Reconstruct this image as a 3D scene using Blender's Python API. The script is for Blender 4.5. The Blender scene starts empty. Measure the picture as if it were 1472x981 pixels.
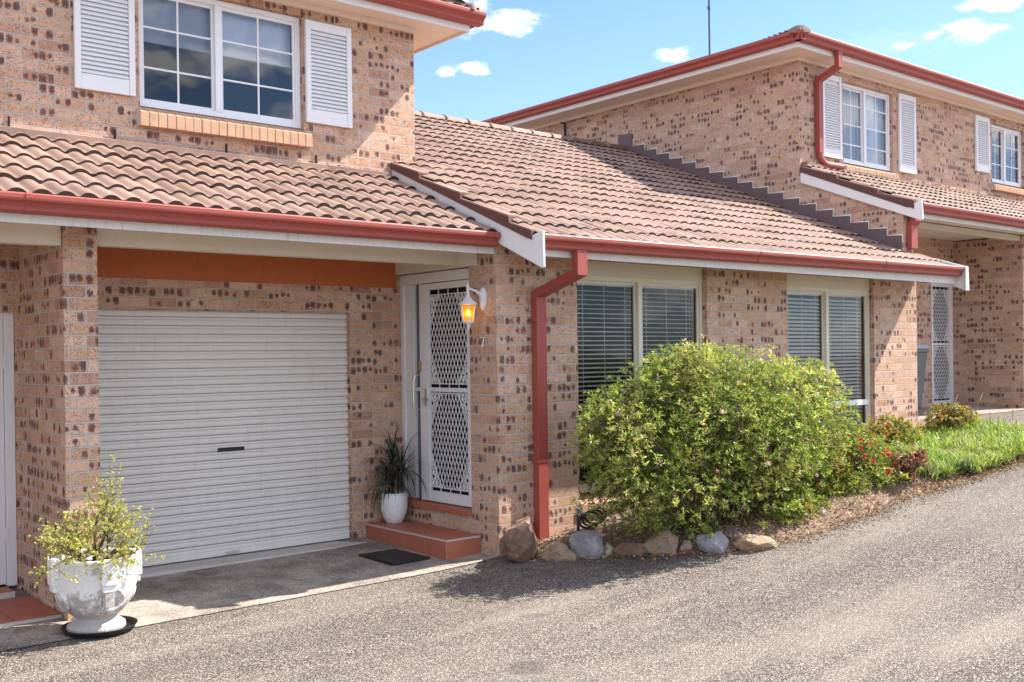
import bpy, bmesh, math, random
from math import sin, cos, pi, radians, sqrt, atan2
from mathutils import Vector, Matrix, noise

sc = bpy.context.scene
COL = sc.collection

# ------------------------------------------------------------------ camera
YAW, PIT, ROL = radians(39.735), radians(-0.16), radians(-0.763)
fw = Vector((sin(YAW)*cos(PIT), cos(YAW)*cos(PIT), sin(PIT)))
r0 = Vector((cos(YAW), -sin(YAW), 0)); u0 = r0.cross(fw)
rt = r0*cos(ROL)+u0*sin(ROL); up = rt.cross(fw)
cam = bpy.data.cameras.new('camera'); camo = bpy.data.objects.new('camera', cam); COL.objects.link(camo)
camo.matrix_world = Matrix(((rt.x, up.x, -fw.x, 0), (rt.y, up.y, -fw.y, 0), (rt.z, up.z, -fw.z, 0), (0, 0, 0, 1)))
cam.sensor_width = 36; cam.sensor_fit = 'HORIZONTAL'; cam.lens = 1514.6/1472*36
cam.shift_x = (736-732.25)/1472; cam.shift_y = (516.37-490.5)/1472
cam.clip_start = 0.05; cam.clip_end = 2000
sc.camera = camo

# ------------------------------------------------------------------ sun, sky, exposure
SUNDIR = Vector((-.94, .29, -1.0)).normalized()
sl = bpy.data.lights.new('sun', 'SUN'); sl.energy = 5.0; sl.angle = radians(0.5); sl.color = (1.0, .94, .84)
so = bpy.data.objects.new('sun', sl); COL.objects.link(so)
so.rotation_euler = SUNDIR.to_track_quat('-Z', 'Y').to_euler(); so.location = (20, -10, 20)
sc.view_settings.view_transform = 'Standard'; sc.view_settings.look = 'None'
sc.view_settings.gamma = 1.0; sc.view_settings.use_curve_mapping = False
sc.view_settings.exposure = 1.36


class NT:
    """small node helper"""
    def __init__(s, tree):
        s.t = tree; s.n = tree.nodes; s.l = tree.links
    def put(s, sock, v):
        if isinstance(v, bpy.types.NodeSocket): s.l.new(v, sock)
        elif v is not None: sock.default_value = v
    def m(s, op, a, b=None, c=None, clamp=False):
        n = s.n.new('ShaderNodeMath'); n.operation = op; n.use_clamp = clamp
        s.put(n.inputs[0], a); s.put(n.inputs[1], b); s.put(n.inputs[2], c)
        return n.outputs[0]
    def comb(s, x, y, z):
        n = s.n.new('ShaderNodeCombineXYZ'); s.put(n.inputs[0], x); s.put(n.inputs[1], y); s.put(n.inputs[2], z)
        return n.outputs[0]
    def sep(s, v):
        n = s.n.new('ShaderNodeSeparateXYZ'); s.put(n.inputs[0], v); return n.outputs
    def mix(s, f, a, b, mode='MIX'):
        n = s.n.new('ShaderNodeMix'); n.data_type = 'RGBA'; n.blend_type = mode
        s.put(n.inputs[0], f)
        s.put(n.inputs[6], a if not isinstance(a, tuple) else (*a[:3], 1)); s.put(n.inputs[7], b if not isinstance(b, tuple) else (*b[:3], 1))
        return n.outputs[2]
    def noise(s, vec, scale, detail=2, rough=.5, dist=0.0, col=False):
        n = s.n.new('ShaderNodeTexNoise'); s.put(n.inputs['Vector'], vec); n.inputs['Scale'].default_value = scale
        n.inputs['Detail'].default_value = detail; n.inputs['Roughness'].default_value = rough; n.inputs['Distortion'].default_value = dist
        return n.outputs['Color' if col else 'Fac']
    def white(s, vec, col=False):
        n = s.n.new('ShaderNodeTexWhiteNoise'); n.noise_dimensions = '3D'; s.put(n.inputs['Vector'], vec)
        return n.outputs['Color' if col else 'Value']
    def voro(s, vec, scale, out='Distance', feat='F1'):
        n = s.n.new('ShaderNodeTexVoronoi'); n.feature = feat; s.put(n.inputs['Vector'], vec); n.inputs['Scale'].default_value = scale
        return n.outputs[out]
    def ramp(s, f, pts):
        n = s.n.new('ShaderNodeValToRGB'); s.put(n.inputs[0], f); e = n.color_ramp.elements
        while len(e) < len(pts): e.new(.5)
        for i, (p, c) in enumerate(pts):
            e[i].position = p; e[i].color = (c, c, c, 1) if not isinstance(c, tuple) else (*c[:3], 1)
        return n.outputs[0]
    def smooth(s, x, a, b):
        n = s.n.new('ShaderNodeMapRange'); n.interpolation_type = 'SMOOTHSTEP'; s.put(n.inputs[0], x)
        n.inputs[1].default_value = a; n.inputs[2].default_value = b
        return n.outputs[0]
    def pos(s):
        return s.n.new('ShaderNodeNewGeometry').outputs['Position']
    def bump(s, h, strength, dist):
        n = s.n.new('ShaderNodeBump'); s.put(n.inputs['Height'], h); n.inputs['Strength'].default_value = strength
        n.inputs['Distance'].default_value = dist; return n.outputs[0]


w = bpy.data.worlds.new('World'); sc.world = w; w.use_nodes = True
T = NT(w.node_tree); T.n.clear()
sky = T.n.new('ShaderNodeTexSky'); sky.sky_type = 'NISHITA'; sky.sun_disc = False
sky.sun_elevation = radians(45.5); sky.sun_rotation = radians(107.1); sky.air_density = 1.0; sky.dust_density = .6; sky.ozone_density = 1.6
tc = T.n.new('ShaderNodeTexCoord').outputs['Generated']
sx, sy, sz = T.sep(tc)
az = T.m('ARCTAN2', sx, sy); el = T.m('ARCSINE', sz)
vv = T.comb(az, T.m('MULTIPLY', el, 2.0), 0)
nz = T.noise(vv, 55, 5, .62); nz2 = T.noise(vv, 9, 4, .6)
dens = None
def pxdir(px, py):
    return (fw*1514.6 + rt*(px-732.25) - up*(py-516.37)).normalized()
for (cx_, cy_, wx, wy, dn) in [(728, 32, 46, 17, 1), (968, 80, 24, 10, 1), (686, 99, 25, 9, 1), (640, 103, 13, 7, .9), (1395, 45, 34, 13, 1),
                               (1445, 3, 46, 11, 1), (1300, 66, 13, 6, .8), (1343, 50, 17, 5, .6), (1391, 11, 15, 7, .9), (668, 22, 40, 26, .8),
                               (800, 200, 200, 18, .12), (1240, 70, 120, 20, .1)]:
    d = pxdir(cx_, cy_); a0 = atan2(d.x, d.y); e0 = math.asin(d.z)
    da = T.m('DIVIDE', T.m('SUBTRACT', az, a0), wx/1515.0)
    de = T.m('DIVIDE', T.m('SUBTRACT', el, e0), wy/1515.0)
    r2 = T.m('ADD', T.m('MULTIPLY', da, da), T.m('MULTIPLY', de, de))
    q = T.m('ADD', T.m('SQRT', r2), T.m('MULTIPLY', T.m('SUBTRACT', nz, .5), 2.6))
    c = T.m('MULTIPLY', T.m('SUBTRACT', 1, T.smooth(q, .35, 1.25)), dn)
    dens = c if dens is None else T.m('MAXIMUM', dens, c)
# unseen bright cloud, added outside the camera's view as fill light
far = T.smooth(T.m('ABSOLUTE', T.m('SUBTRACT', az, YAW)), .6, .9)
densfill = T.m('MULTIPLY', T.smooth(nz2, .44, .62), T.m('MULTIPLY', far, .85))
# thin bright veil toward the horizon
veil = T.m('MULTIPLY', T.m('SUBTRACT', 1, T.smooth(el, 0.05, .42)), .30)
c0 = T.mix(1.0, sky.outputs[0], (.42, .525, .70), 'MULTIPLY')
c0 = T.mix(veil, c0, (2.5, 3.0, 3.6))
skc = T.mix(densfill, T.mix(dens, c0, (3.7, 3.8, 4.0)), (8.4, 8.3, 8.1))
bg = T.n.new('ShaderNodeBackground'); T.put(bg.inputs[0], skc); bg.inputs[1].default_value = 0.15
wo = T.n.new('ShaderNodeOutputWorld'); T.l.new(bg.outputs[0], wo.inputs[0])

# ------------------------------------------------------------------ materials
def mat(name):
    m = bpy.data.materials.new(name); m.use_nodes = True; t = NT(m.node_tree)
    t.b = t.n['Principled BSDF']; t.out = t.n['Material Output']
    return m, t

def plain(name, col, rough=.6, spec=.4, var=.06, vs=6, bumps=None, metal=0.0, grime=0.0, emit=None):
    m, t = mat(name); p = t.pos()
    n = t.noise(p, vs, 4, .6)
    c = t.mix(n, tuple(x*(1-var*2) for x in col), tuple(min(1, x*(1+var*2)) for x in col))
    if grime:
        x, y, z = t.sep(p)
        g = t.noise(t.comb(t.m('MULTIPLY', x, 9), t.m('MULTIPLY', y, 9), t.m('MULTIPLY', z, 2)), 2.2, 5, .7)
        c = t.mix(t.m('MULTIPLY', t.smooth(g, .5, .78), grime), c, (.16, .13, .10))
    t.put(t.b.inputs['Base Color'], c); t.b.inputs['Roughness'].default_value = rough
    t.b.inputs['Specular IOR Level'].default_value = spec; t.b.inputs['Metallic'].default_value = metal
    if bumps: t.put(t.b.inputs['Normal'], t.bump(t.noise(p, bumps[0], 4, .6), bumps[1], bumps[2]))
    if emit: t.b.inputs['Emission Color'].default_value = (*emit[0], 1); t.b.inputs['Emission Strength'].default_value = emit[1]
    return m

def brick_mat(name, zoff=0.0):
    m, t = mat(name); p = t.pos(); x, y, z = t.sep(p)
    u = t.m('SUBTRACT', x, y); v = t.m('ADD', z, 10.0+zoff)
    L, H = .240, .0863
    row = t.m('FLOOR', t.m('DIVIDE', v, H))
    uo = t.m('ADD', t.m('ADD', u, 40.0), t.m('MULTIPLY', t.m('MODULO', row, 2.0), L/2))
    cu = t.m('DIVIDE', uo, L); colr = t.m('FLOOR', cu)
    lu = t.m('MULTIPLY', t.m('SUBTRACT', cu, colr), L)                  # 0..L inside brick
    lv = t.m('MULTIPLY', t.m('FRACT', t.m('DIVIDE', v, H)), H)
    wob = t.noise(p, 60, 2)
    wj = t.m('MULTIPLY', t.m('SUBTRACT', wob, .5), .004)
    du = t.m('MINIMUM', lu, t.m('SUBTRACT', L, lu)); dv = t.m('MINIMUM', lv, t.m('SUBTRACT', H, lv))
    edge = t.m('ADD', t.m('MINIMUM', du, dv), wj)
    inb = t.smooth(edge, .0046, .0068)                                  # 1 on brick, 0 on mortar
    cell = t.comb(colr, row, 3.7)
    rc = t.white(cell, True); r1, r2, r3 = t.sep(rc)
    n1 = t.noise(p, 26, 4, .65); n2 = t.noise(p, 210, 3, .7); nbig = t.noise(p, .8, 3)
    # face colour varies brick by brick: pink, tan, cream
    base = t.ramp(r1, [(0, (.51, .285, .175)), (.25, (.61, .37, .255)), (.45, (.53, .315, .18)), (.7, (.69, .46, .34)), (.88, (.55, .32, .225)), (1, (.37, .185, .115))])
    base = t.mix(t.m('MULTIPLY', n1, .5), base, (.69, .465, .33))
    # fine iron speckle
    sp = t.m('MULTIPLY', t.m('SUBTRACT', 1, t.smooth(t.m('ADD', t.voro(p, 95), t.m('MULTIPLY', t.m('SUBTRACT', n1, .5), .9)), .24, .42)), t.smooth(r3, -.2, .3))
    base = t.mix(t.m('MULTIPLY', sp, .78), base, (.13, .06, .045))
    sp2 = t.m('MULTIPLY', t.smooth(n2, .54, .66), .60)
    base = t.mix(sp2, base, (.23, .12, .09))
    # dark burnt blotches, one per quarter of a brick at most
    q = t.m('DIVIDE', lu, L/4); qi = t.m('FLOOR', q); qf = t.m('SUBTRACT', t.m('FRACT', q), .5)
    hr = t.white(t.comb(t.m('ADD', t.m('MULTIPLY', colr, 2), t.m('FLOOR', t.m('DIVIDE', qi, 2))), row, 5.5))
    qr = t.m('ADD', t.m('MULTIPLY', hr, .55), t.m('MULTIPLY', t.white(t.comb(t.m('ADD', t.m('MULTIPLY', colr, 4), qi), row, 9.1)), .45))
    pr = t.m('ADD', .17, t.m('MULTIPLY', t.m('GREATER_THAN', r2, .40), .29))
    pres = t.m('LESS_THAN', qr, pr)
    qw = t.white(t.comb(t.m('ADD', t.m('MULTIPLY', colr, 4), qi), row, 4.3), True); w1, w2, w3 = t.sep(qw)
    sc_ = t.m('ADD', .58, t.m('MULTIPLY', w3, .70))
    jx = t.m('MULTIPLY', t.m('SUBTRACT', w1, .5), .026); jy = t.m('MULTIPLY', t.m('SUBTRACT', w2, .5), .022)
    dx = t.m('DIVIDE', t.m('ADD', jx, t.m('MULTIPLY', qf, L/4)), t.m('MULTIPLY', sc_, .0300)); dy = t.m('DIVIDE', t.m('ADD', jy, t.m('SUBTRACT', lv, H*.5)), t.m('MULTIPLY', sc_, .0345))
    rr = t.m('SQRT', t.m('ADD', t.m('MULTIPLY', dx, dx), t.m('MULTIPLY', dy, dy)))
    rr = t.m('ADD', rr, t.m('MULTIPLY', t.m('SUBTRACT', t.noise(p, 50, 5, .8), .5), 3.0))
    bl = t.m('MULTIPLY', t.m('SUBTRACT', 1, t.smooth(rr, .45, 1.15)), pres)
    inner = t.mix(t.smooth(t.noise(p, 150, 3), .44, .60), (.065, .032, .036), (.27, .135, .10))
    base = t.mix(t.m('MULTIPLY', bl, t.m('ADD', .78, t.m('MULTIPLY', qr, .9)), clamp=True), base, inner)
    base = t.mix(t.m('MULTIPLY', t.m('SUBTRACT', nbig, .5), .5, clamp=True), base, (.40, .28, .2))
    mort = t.mix(t.noise(p, 40, 3), (.42, .37, .335), (.57, .515, .465))
    c = t.mix(inb, mort, base)
    t.put(t.b.inputs['Base Color'], c); t.b.inputs['Roughness'].default_value = .88; t.b.inputs['Specular IOR Level'].default_value = .2
    h = t.m('ADD', t.m('MULTIPLY', inb, 1.0), t.m('ADD', t.m('MULTIPLY', n2, .22), t.m('MULTIPLY', n1, .25)))
    h = t.m('SUBTRACT', h, t.m('MULTIPLY', sp, .25))
    t.put(t.b.inputs['Normal'], t.bump(h, 1.0, .008))
    return m

def tile_mat(name, c1, c2):
    m, t = mat(name); p = t.pos(); x, y, z = t.sep(p)
    cell = t.comb(t.m('FLOOR', t.m('DIVIDE', x, .29)), t.m('FLOOR', t.m('DIVIDE', y, .30)), 1)
    r = t.white(cell)
    c = t.mix(r, c1, c2)
    n = t.noise(p, 3, 5, .7); c = t.mix(t.m('MULTIPLY', t.smooth(n, .45, .75), .35), c, (.31, .225, .18))
    n2 = t.noise(p, 60, 4, .75); c = t.mix(t.m('MULTIPLY', t.smooth(n2, .56, .72), .4), c, (.13, .085, .07))
    st = t.noise(t.comb(t.m('MULTIPLY', x, 7), t.m('MULTIPLY', y, .9), t.m('MULTIPLY', z, .9)), 1.6, 5, .7); c = t.mix(t.m('MULTIPLY', t.smooth(st, .52, .72), .32), c, (.14, .10, .085))
    li = t.noise(p, 14, 5, .8); c = t.mix(t.m('MULTIPLY', t.smooth(li, .64, .74), .5), c, (.29, .25, .20))
    t.put(t.b.inputs['Base Color'], c); t.b.inputs['Roughness'].default_value = .72; t.b.inputs['Specular IOR Level'].default_value = .3
    t.put(t.b.inputs['Normal'], t.bump(t.noise(p, 240, 3, .7), .35, .003))
    return m

def paint_mat(name, col, rough=.42, chalk=.25, streak=0.0, streakcol=(.25, .19, .14)):
    m, t = mat(name); p = t.pos(); x, y, z = t.sep(p)
    n = t.noise(p, 5, 5, .65); n2 = t.noise(p, 70, 3, .6)
    c = t.mix(t.m('MULTIPLY', n, chalk), col, tuple(min(1, v*1.25+.02) for v in col))
    c = t.mix(t.m('MULTIPLY', t.smooth(n2, .62, .78), .25), c, tuple(v*.6 for v in col))
    if streak:
        g = t.noise(t.comb(t.m('MULTIPLY', x, 14), t.m('MULTIPLY', y, 14), t.m('MULTIPLY', z, 1.2)), 2.0, 5, .7)
        c = t.mix(t.m('MULTIPLY', t.smooth(g, .5, .75), streak), c, streakcol)
    t.put(t.b.inputs['Base Color'], c); t.put(t.b.inputs['Roughness'], t.m('ADD', rough, t.m('MULTIPLY', n, .2)))
    t.b.inputs['Specular IOR Level'].default_value = .4
    t.put(t.b.inputs['Normal'], t.bump(t.noise(p, 90, 3), .12, .002))
    return m

def glass_mat(name, tint=(.9, .95, 1), refl=.16):
    m, t = mat(name); t.n.remove(t.b)
    g = t.n.new('ShaderNodeBsdfGlossy'); g.inputs['Roughness'].default_value = .01; g.inputs['Color'].default_value = (1, 1, 1, 1)
    p = t.pos(); t.put(g.inputs['Normal'], t.bump(t.noise(p, 1.6, 2), .05, .05))
    tr = t.n.new('ShaderNodeBsdfTransparent'); tr.inputs['Color'].default_value = (*tint, 1)
    fr = t.n.new('ShaderNodeFresnel'); fr.inputs['IOR'].default_value = 1.5
    f = t.m('ADD', t.m('MULTIPLY', fr.outputs[0], 1.3), refl, clamp=True)
    mx = t.n.new('ShaderNodeMixShader'); t.put(mx.inputs[0], f); t.l.new(tr.outputs[0], mx.inputs[1]); t.l.new(g.outputs[0], mx.inputs[2])
    t.l.new(mx.outputs[0], t.out.inputs[0])
    return m

def leaf_mat(name, rough=.42, trans=.45, spec=.4):
    m, t = mat(name)
    a = t.n.new('ShaderNodeAttribute'); a.attribute_name = 'Col'
    p = t.pos(); n = t.noise(p, 45, 2)
    c = t.mix(t.m('MULTIPLY', n, .5), a.outputs['Color'], t.mix(1.0, a.outputs['Color'], (.75, .8, .6), 'MULTIPLY'))
    t.put(t.b.inputs['Base Color'], c); t.b.inputs['Roughness'].default_value = rough; t.b.inputs['Specular IOR Level'].default_value = spec
    tl = t.n.new('ShaderNodeBsdfTranslucent'); t.put(tl.inputs[0], t.mix(1.0, c, (1.0, 1.0, .55), 'MULTIPLY'))
    mx = t.n.new('ShaderNodeMixShader'); mx.inputs[0].default_value = trans
    t.l.new(t.b.outputs[0], mx.inputs[1]); t.l.new(tl.outputs[0], mx.inputs[2]); t.l.new(mx.outputs[0], t.out.inputs[0])
    return m

def asphalt_mat():
    m, t = mat('seal_coat_aggregate'); p = t.pos()
    v = t.voro(p, 100, 'Color'); vr = t.sep(v)[0]; vd = t.voro(p, 100); v2 = t.sep(t.voro(p, 230, 'Color'))[1]
    c = t.ramp(vr, [(0, (.046, .038, .036)), (.35, (.118, .097, .087)), (.7, (.215, .178, .154)), (1, (.40, .345, .30))])
    c = t.mix(t.m('MULTIPLY', t.m('GREATER_THAN', v2, .85), .5), c, (.50, .43, .36))
    c = t.mix(t.smooth(vd, .42, .75), c, (.05, .042, .038))
    n = t.noise(p, .55, 5, .6); n3 = t.noise(p, 4, 4, .6)
    c = t.mix(t.m('MULTIPLY', t.smooth(n, .42, .70), .25), c, (.34, .29, .24))
    c = t.mix(t.m('MULTIPLY', t.smooth(n3, .55, .8), .25), c, (.09, .075, .068))
    x, y, z = t.sep(p)
    tw = t.noise(t.comb(t.m('MULTIPLY', t.m('ADD', x, t.m('MULTIPLY', y, .3)), .22), t.m('MULTIPLY', y, 1.9), 0), 1.0, 4, .6)
    c = t.mix(t.m('MULTIPLY', t.smooth(tw, .50, .66), .30), c, (.085, .07, .062)); c = t.mix(t.m('MULTIPLY', t.smooth(tw, .48, .34), .22), c, (.36, .30, .245))
    oil = t.noise(p, 1.3, 3, .5); c = t.mix(t.m('MULTIPLY', t.smooth(oil, .66, .72), .45), c, (.06, .052, .048))
    t.put(t.b.inputs['Base Color'], c); t.b.inputs['Roughness'].default_value = .9; t.b.inputs['Specular IOR Level'].default_value = .2
    h = t.m('ADD', t.m('SUBTRACT', 1, vd), t.m('MULTIPLY', vr, .5))
    t.put(t.b.inputs['Normal'], t.bump(h, .85, .007))
    return m

def concrete_mat():
    m, t = mat('worn_pebble_concrete'); p = t.pos()
    v = t.sep(t.voro(p, 110, 'Color'))[0]
    n = t.noise(p, 2.2, 6, .65); n3 = t.noise(p, 9, 4, .6)
    c = t.mix(t.smooth(n, .3, .7), (.165, .135, .12), (.44, .38, .32))
    c = t.mix(t.m('MULTIPLY', t.m('GREATER_THAN', v, .74), .55), c, (.12, .095, .085))
    c = t.mix(t.m('MULTIPLY', t.m('LESS_THAN', v, .14), .5), c, (.52, .47, .4))
    c = t.mix(t.m('MULTIPLY', t.smooth(n3, .52, .72), .45), c, (.15, .115, .10))
    t.put(t.b.inputs['Base Color'], c); t.b.inputs['Roughness'].default_value = .9; t.b.inputs['Specular IOR Level'].default_value = .2
    t.put(t.b.inputs['Normal'], t.bump(t.m('ADD', v, t.noise(p, 60, 3)), .45, .004))
    return m

def soil_mat():
    m, t = mat('dry_soil_mulch'); p = t.pos()
    n = t.noise(p, 30, 5, .7); v = t.sep(t.voro(p, 60, 'Color'))[0]
    c = t.mix(n, (.075, .045, .03), (.30, .20, .14)); c = t.mix(t.m('MULTIPLY', t.m('GREATER_THAN', v, .8), .6), c, (.42, .31, .22))
    t.put(t.b.inputs['Base Color'], c); t.b.inputs['Roughness'].default_value = .95
    t.put(t.b.inputs['Normal'], t.bump(t.m('ADD', n, v), 1.0, .02))
    return m

def stone_mat(name, c1, c2, c3):
    m, t = mat(name); p = t.pos()
    n = t.noise(p, 7, 6, .7); n2 = t.noise(p, 38, 5, .7)
    c = t.mix(t.smooth(n, .35, .65), c1, c2); c = t.mix(t.smooth(n2, .55, .7), c, c3)
    t.put(t.b.inputs['Base Color'], c); t.b.inputs['Roughness'].default_value = .9; t.b.inputs['Specular IOR Level'].default_value = .25
    t.put(t.b.inputs['Normal'], t.bump(t.m('ADD', n, n2), .8, .015))
    return m

def lime_mat():
    m, t = mat('chipped_white_paint_concrete'); p = t.pos(); x, y, z = t.sep(p)
    n = t.noise(p, 9, 6, .72); n2 = t.noise(p, 55, 5, .7)
    low = t.m('SUBTRACT', 1, t.smooth(z, -1.66, -1.40))
    k = t.smooth(t.m('ADD', n, t.m('MULTIPLY', low, .20)), .53, .66)
    c = t.mix(n, (.66, .65, .63), (.80, .79, .77))
    c = t.mix(t.m('MULTIPLY', k, .85), c, t.mix(n2, (.22, .19, .17), (.42, .37, .33)))
    c = t.mix(t.smooth(n2, .66, .72), c, (.10, .09, .085))
    t.put(t.b.inputs['Base Color'], c); t.b.inputs['Roughness'].default_value = .8
    t.put(t.b.inputs['Normal'], t.bump(t.m('ADD', n2, t.m('MULTIPLY', n, .5)), .5, .006))
    return m

M = {}
M['brick'] = brick_mat('clinker_blotched_brick')
M['sillbrick'] = plain('orange_sill_brick', (.50, .305, .195), .85, .2, .14, 9, (90, .5, .004))
M['mortar'] = plain('grey_mortar', (.47, .43, .40), .95, .1, .08, 30)
M['tile'] = tile_mat('terracotta_concrete_tile', (.20, .125, .097), (.295, .190, .148))
M['ridgetile'] = tile_mat('ridge_cap_tile', (.19, .125, .10), (.25, .165, .13))
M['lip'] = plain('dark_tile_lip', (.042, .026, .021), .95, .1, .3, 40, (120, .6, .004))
M['capdark'] = plain('dark_brown_cap_tile', (.115, .052, .045), .75, .3, .08, 12)
M['lead'] = plain('dark_painted_flashing', (.13, .085, .085), .6, .4, .12, 8)
M['red'] = paint_mat('red_gutter_paint', (.30, .058, .042), .42, .25, .35, (.20, .085, .07))
M['white'] = paint_mat('white_trim_paint', (.70, .68, .66), .45, .3)
M['fascia'] = paint_mat('weathered_white_fascia', (.62, .59, .55), .5, .3, .5)
M['cream'] = paint_mat('cream_trim_paint', (.62, .56, .46), .45, .3, .06)
M['soffit'] = paint_mat('cream_soffit_board', (.72, .62, .53), .6, .2)
M['orange'] = paint_mat('burnt_orange_paint', (.43, .118, .042), .75, .25, .45, (.34, .075, .025))
M['roller'] = paint_mat('offwhite_roller_steel', (.68, .645, .595), .38, .25, .35, (.46, .41, .37))
M['shutter'] = paint_mat('white_shutter_plastic', (.72, .72, .73), .5, .2)
M['frame'] = paint_mat('white_window_aluminium', (.72, .73, .75), .35, .2)
M['security'] = paint_mat('white_security_door', (.68, .66, .66), .4, .2)
M['glass'] = glass_mat('window_glass', (.88, .91, .95), .02)
M['glassdim'] = glass_mat('flyscreen_glass', (.66, .69, .73), .0)
M['glasslow'] = glass_mat('clear_window_glass', (.88, .90, .92), -.035)
M['room'] = plain('dark_room', (.035, .03, .028), .9, .1)
M['black'] = plain('black_plastic', (.015, .015, .016), .5, .4)
M['darkgrey'] = plain('dark_grey_plastic', (.09, .10, .10), .5, .4)
M['blind'] = paint_mat('venetian_slat', (.86, .82, .74), .5, .2)
M['curtain'] = paint_mat('white_roller_blind', (.72, .72, .74), .8, .2)
M['terra'] = paint_mat('red_quarry_tile', (.36, .115, .068), .45, .35)
M['terraface'] = M['terra']
M['grout'] = plain('grey_grout', (.52, .48, .44), .9, .1)
M['steel'] = plain('brushed_steel', (.62, .62, .62), .3, .5, .05, 6, None, .9)
M['conc'] = concrete_mat(); M['asph'] = asphalt_mat(); M['soil'] = soil_mat()
M['lime'] = lime_mat()
M['bark'] = plain('brown_bark', (.13, .085, .06), .9, .2, .25, 30, (90, .6, .004))
M['leaf'] = leaf_mat('shrub_leaf'); M['waxy'] = leaf_mat('waxy_leaf', .3, .2, .5); M['petal'] = leaf_mat('petal', .6, .5, .2)
M['straw'] = leaf_mat('dry_leaf', .9, .15, .1)
M['pot'] = plain('speckled_white_glaze', (.72, .71, .70), .35, .5, .03, 5)
def amber_mat():
    m, t = mat('amber_lit_glass'); t.b.inputs['Base Color'].default_value = (.75, .42, .04, 1); t.b.inputs['Roughness'].default_value = .3
    t.b.inputs['Emission Color'].default_value = (1, .48, .03, 1); t.b.inputs['Emission Strength'].default_value = .12
    tr = t.n.new('ShaderNodeBsdfTransparent'); tr.inputs['Color'].default_value = (1, .66, .10, 1)
    mx = t.n.new('ShaderNodeMixShader'); mx.inputs[0].default_value = .45; t.l.new(tr.outputs[0], mx.inputs[1]); t.l.new(t.b.outputs[0], mx.inputs[2]); t.l.new(mx.outputs[0], t.out.inputs[0])
    return m
M['amber'] = amber_mat()
M['bulb'] = plain('bulb', (1, .8, .4), .4, .3, 0, 5, None, 0, 0, ((1.0, .72, .22), 9))
M['chippedwhite'] = paint_mat('chipped_white_metal', (.66, .65, .66), .45, .3, .15)
M['brass'] = plain('brass', (.55, .40, .15), .35, .5, .05, 6, None, .8)

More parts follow.
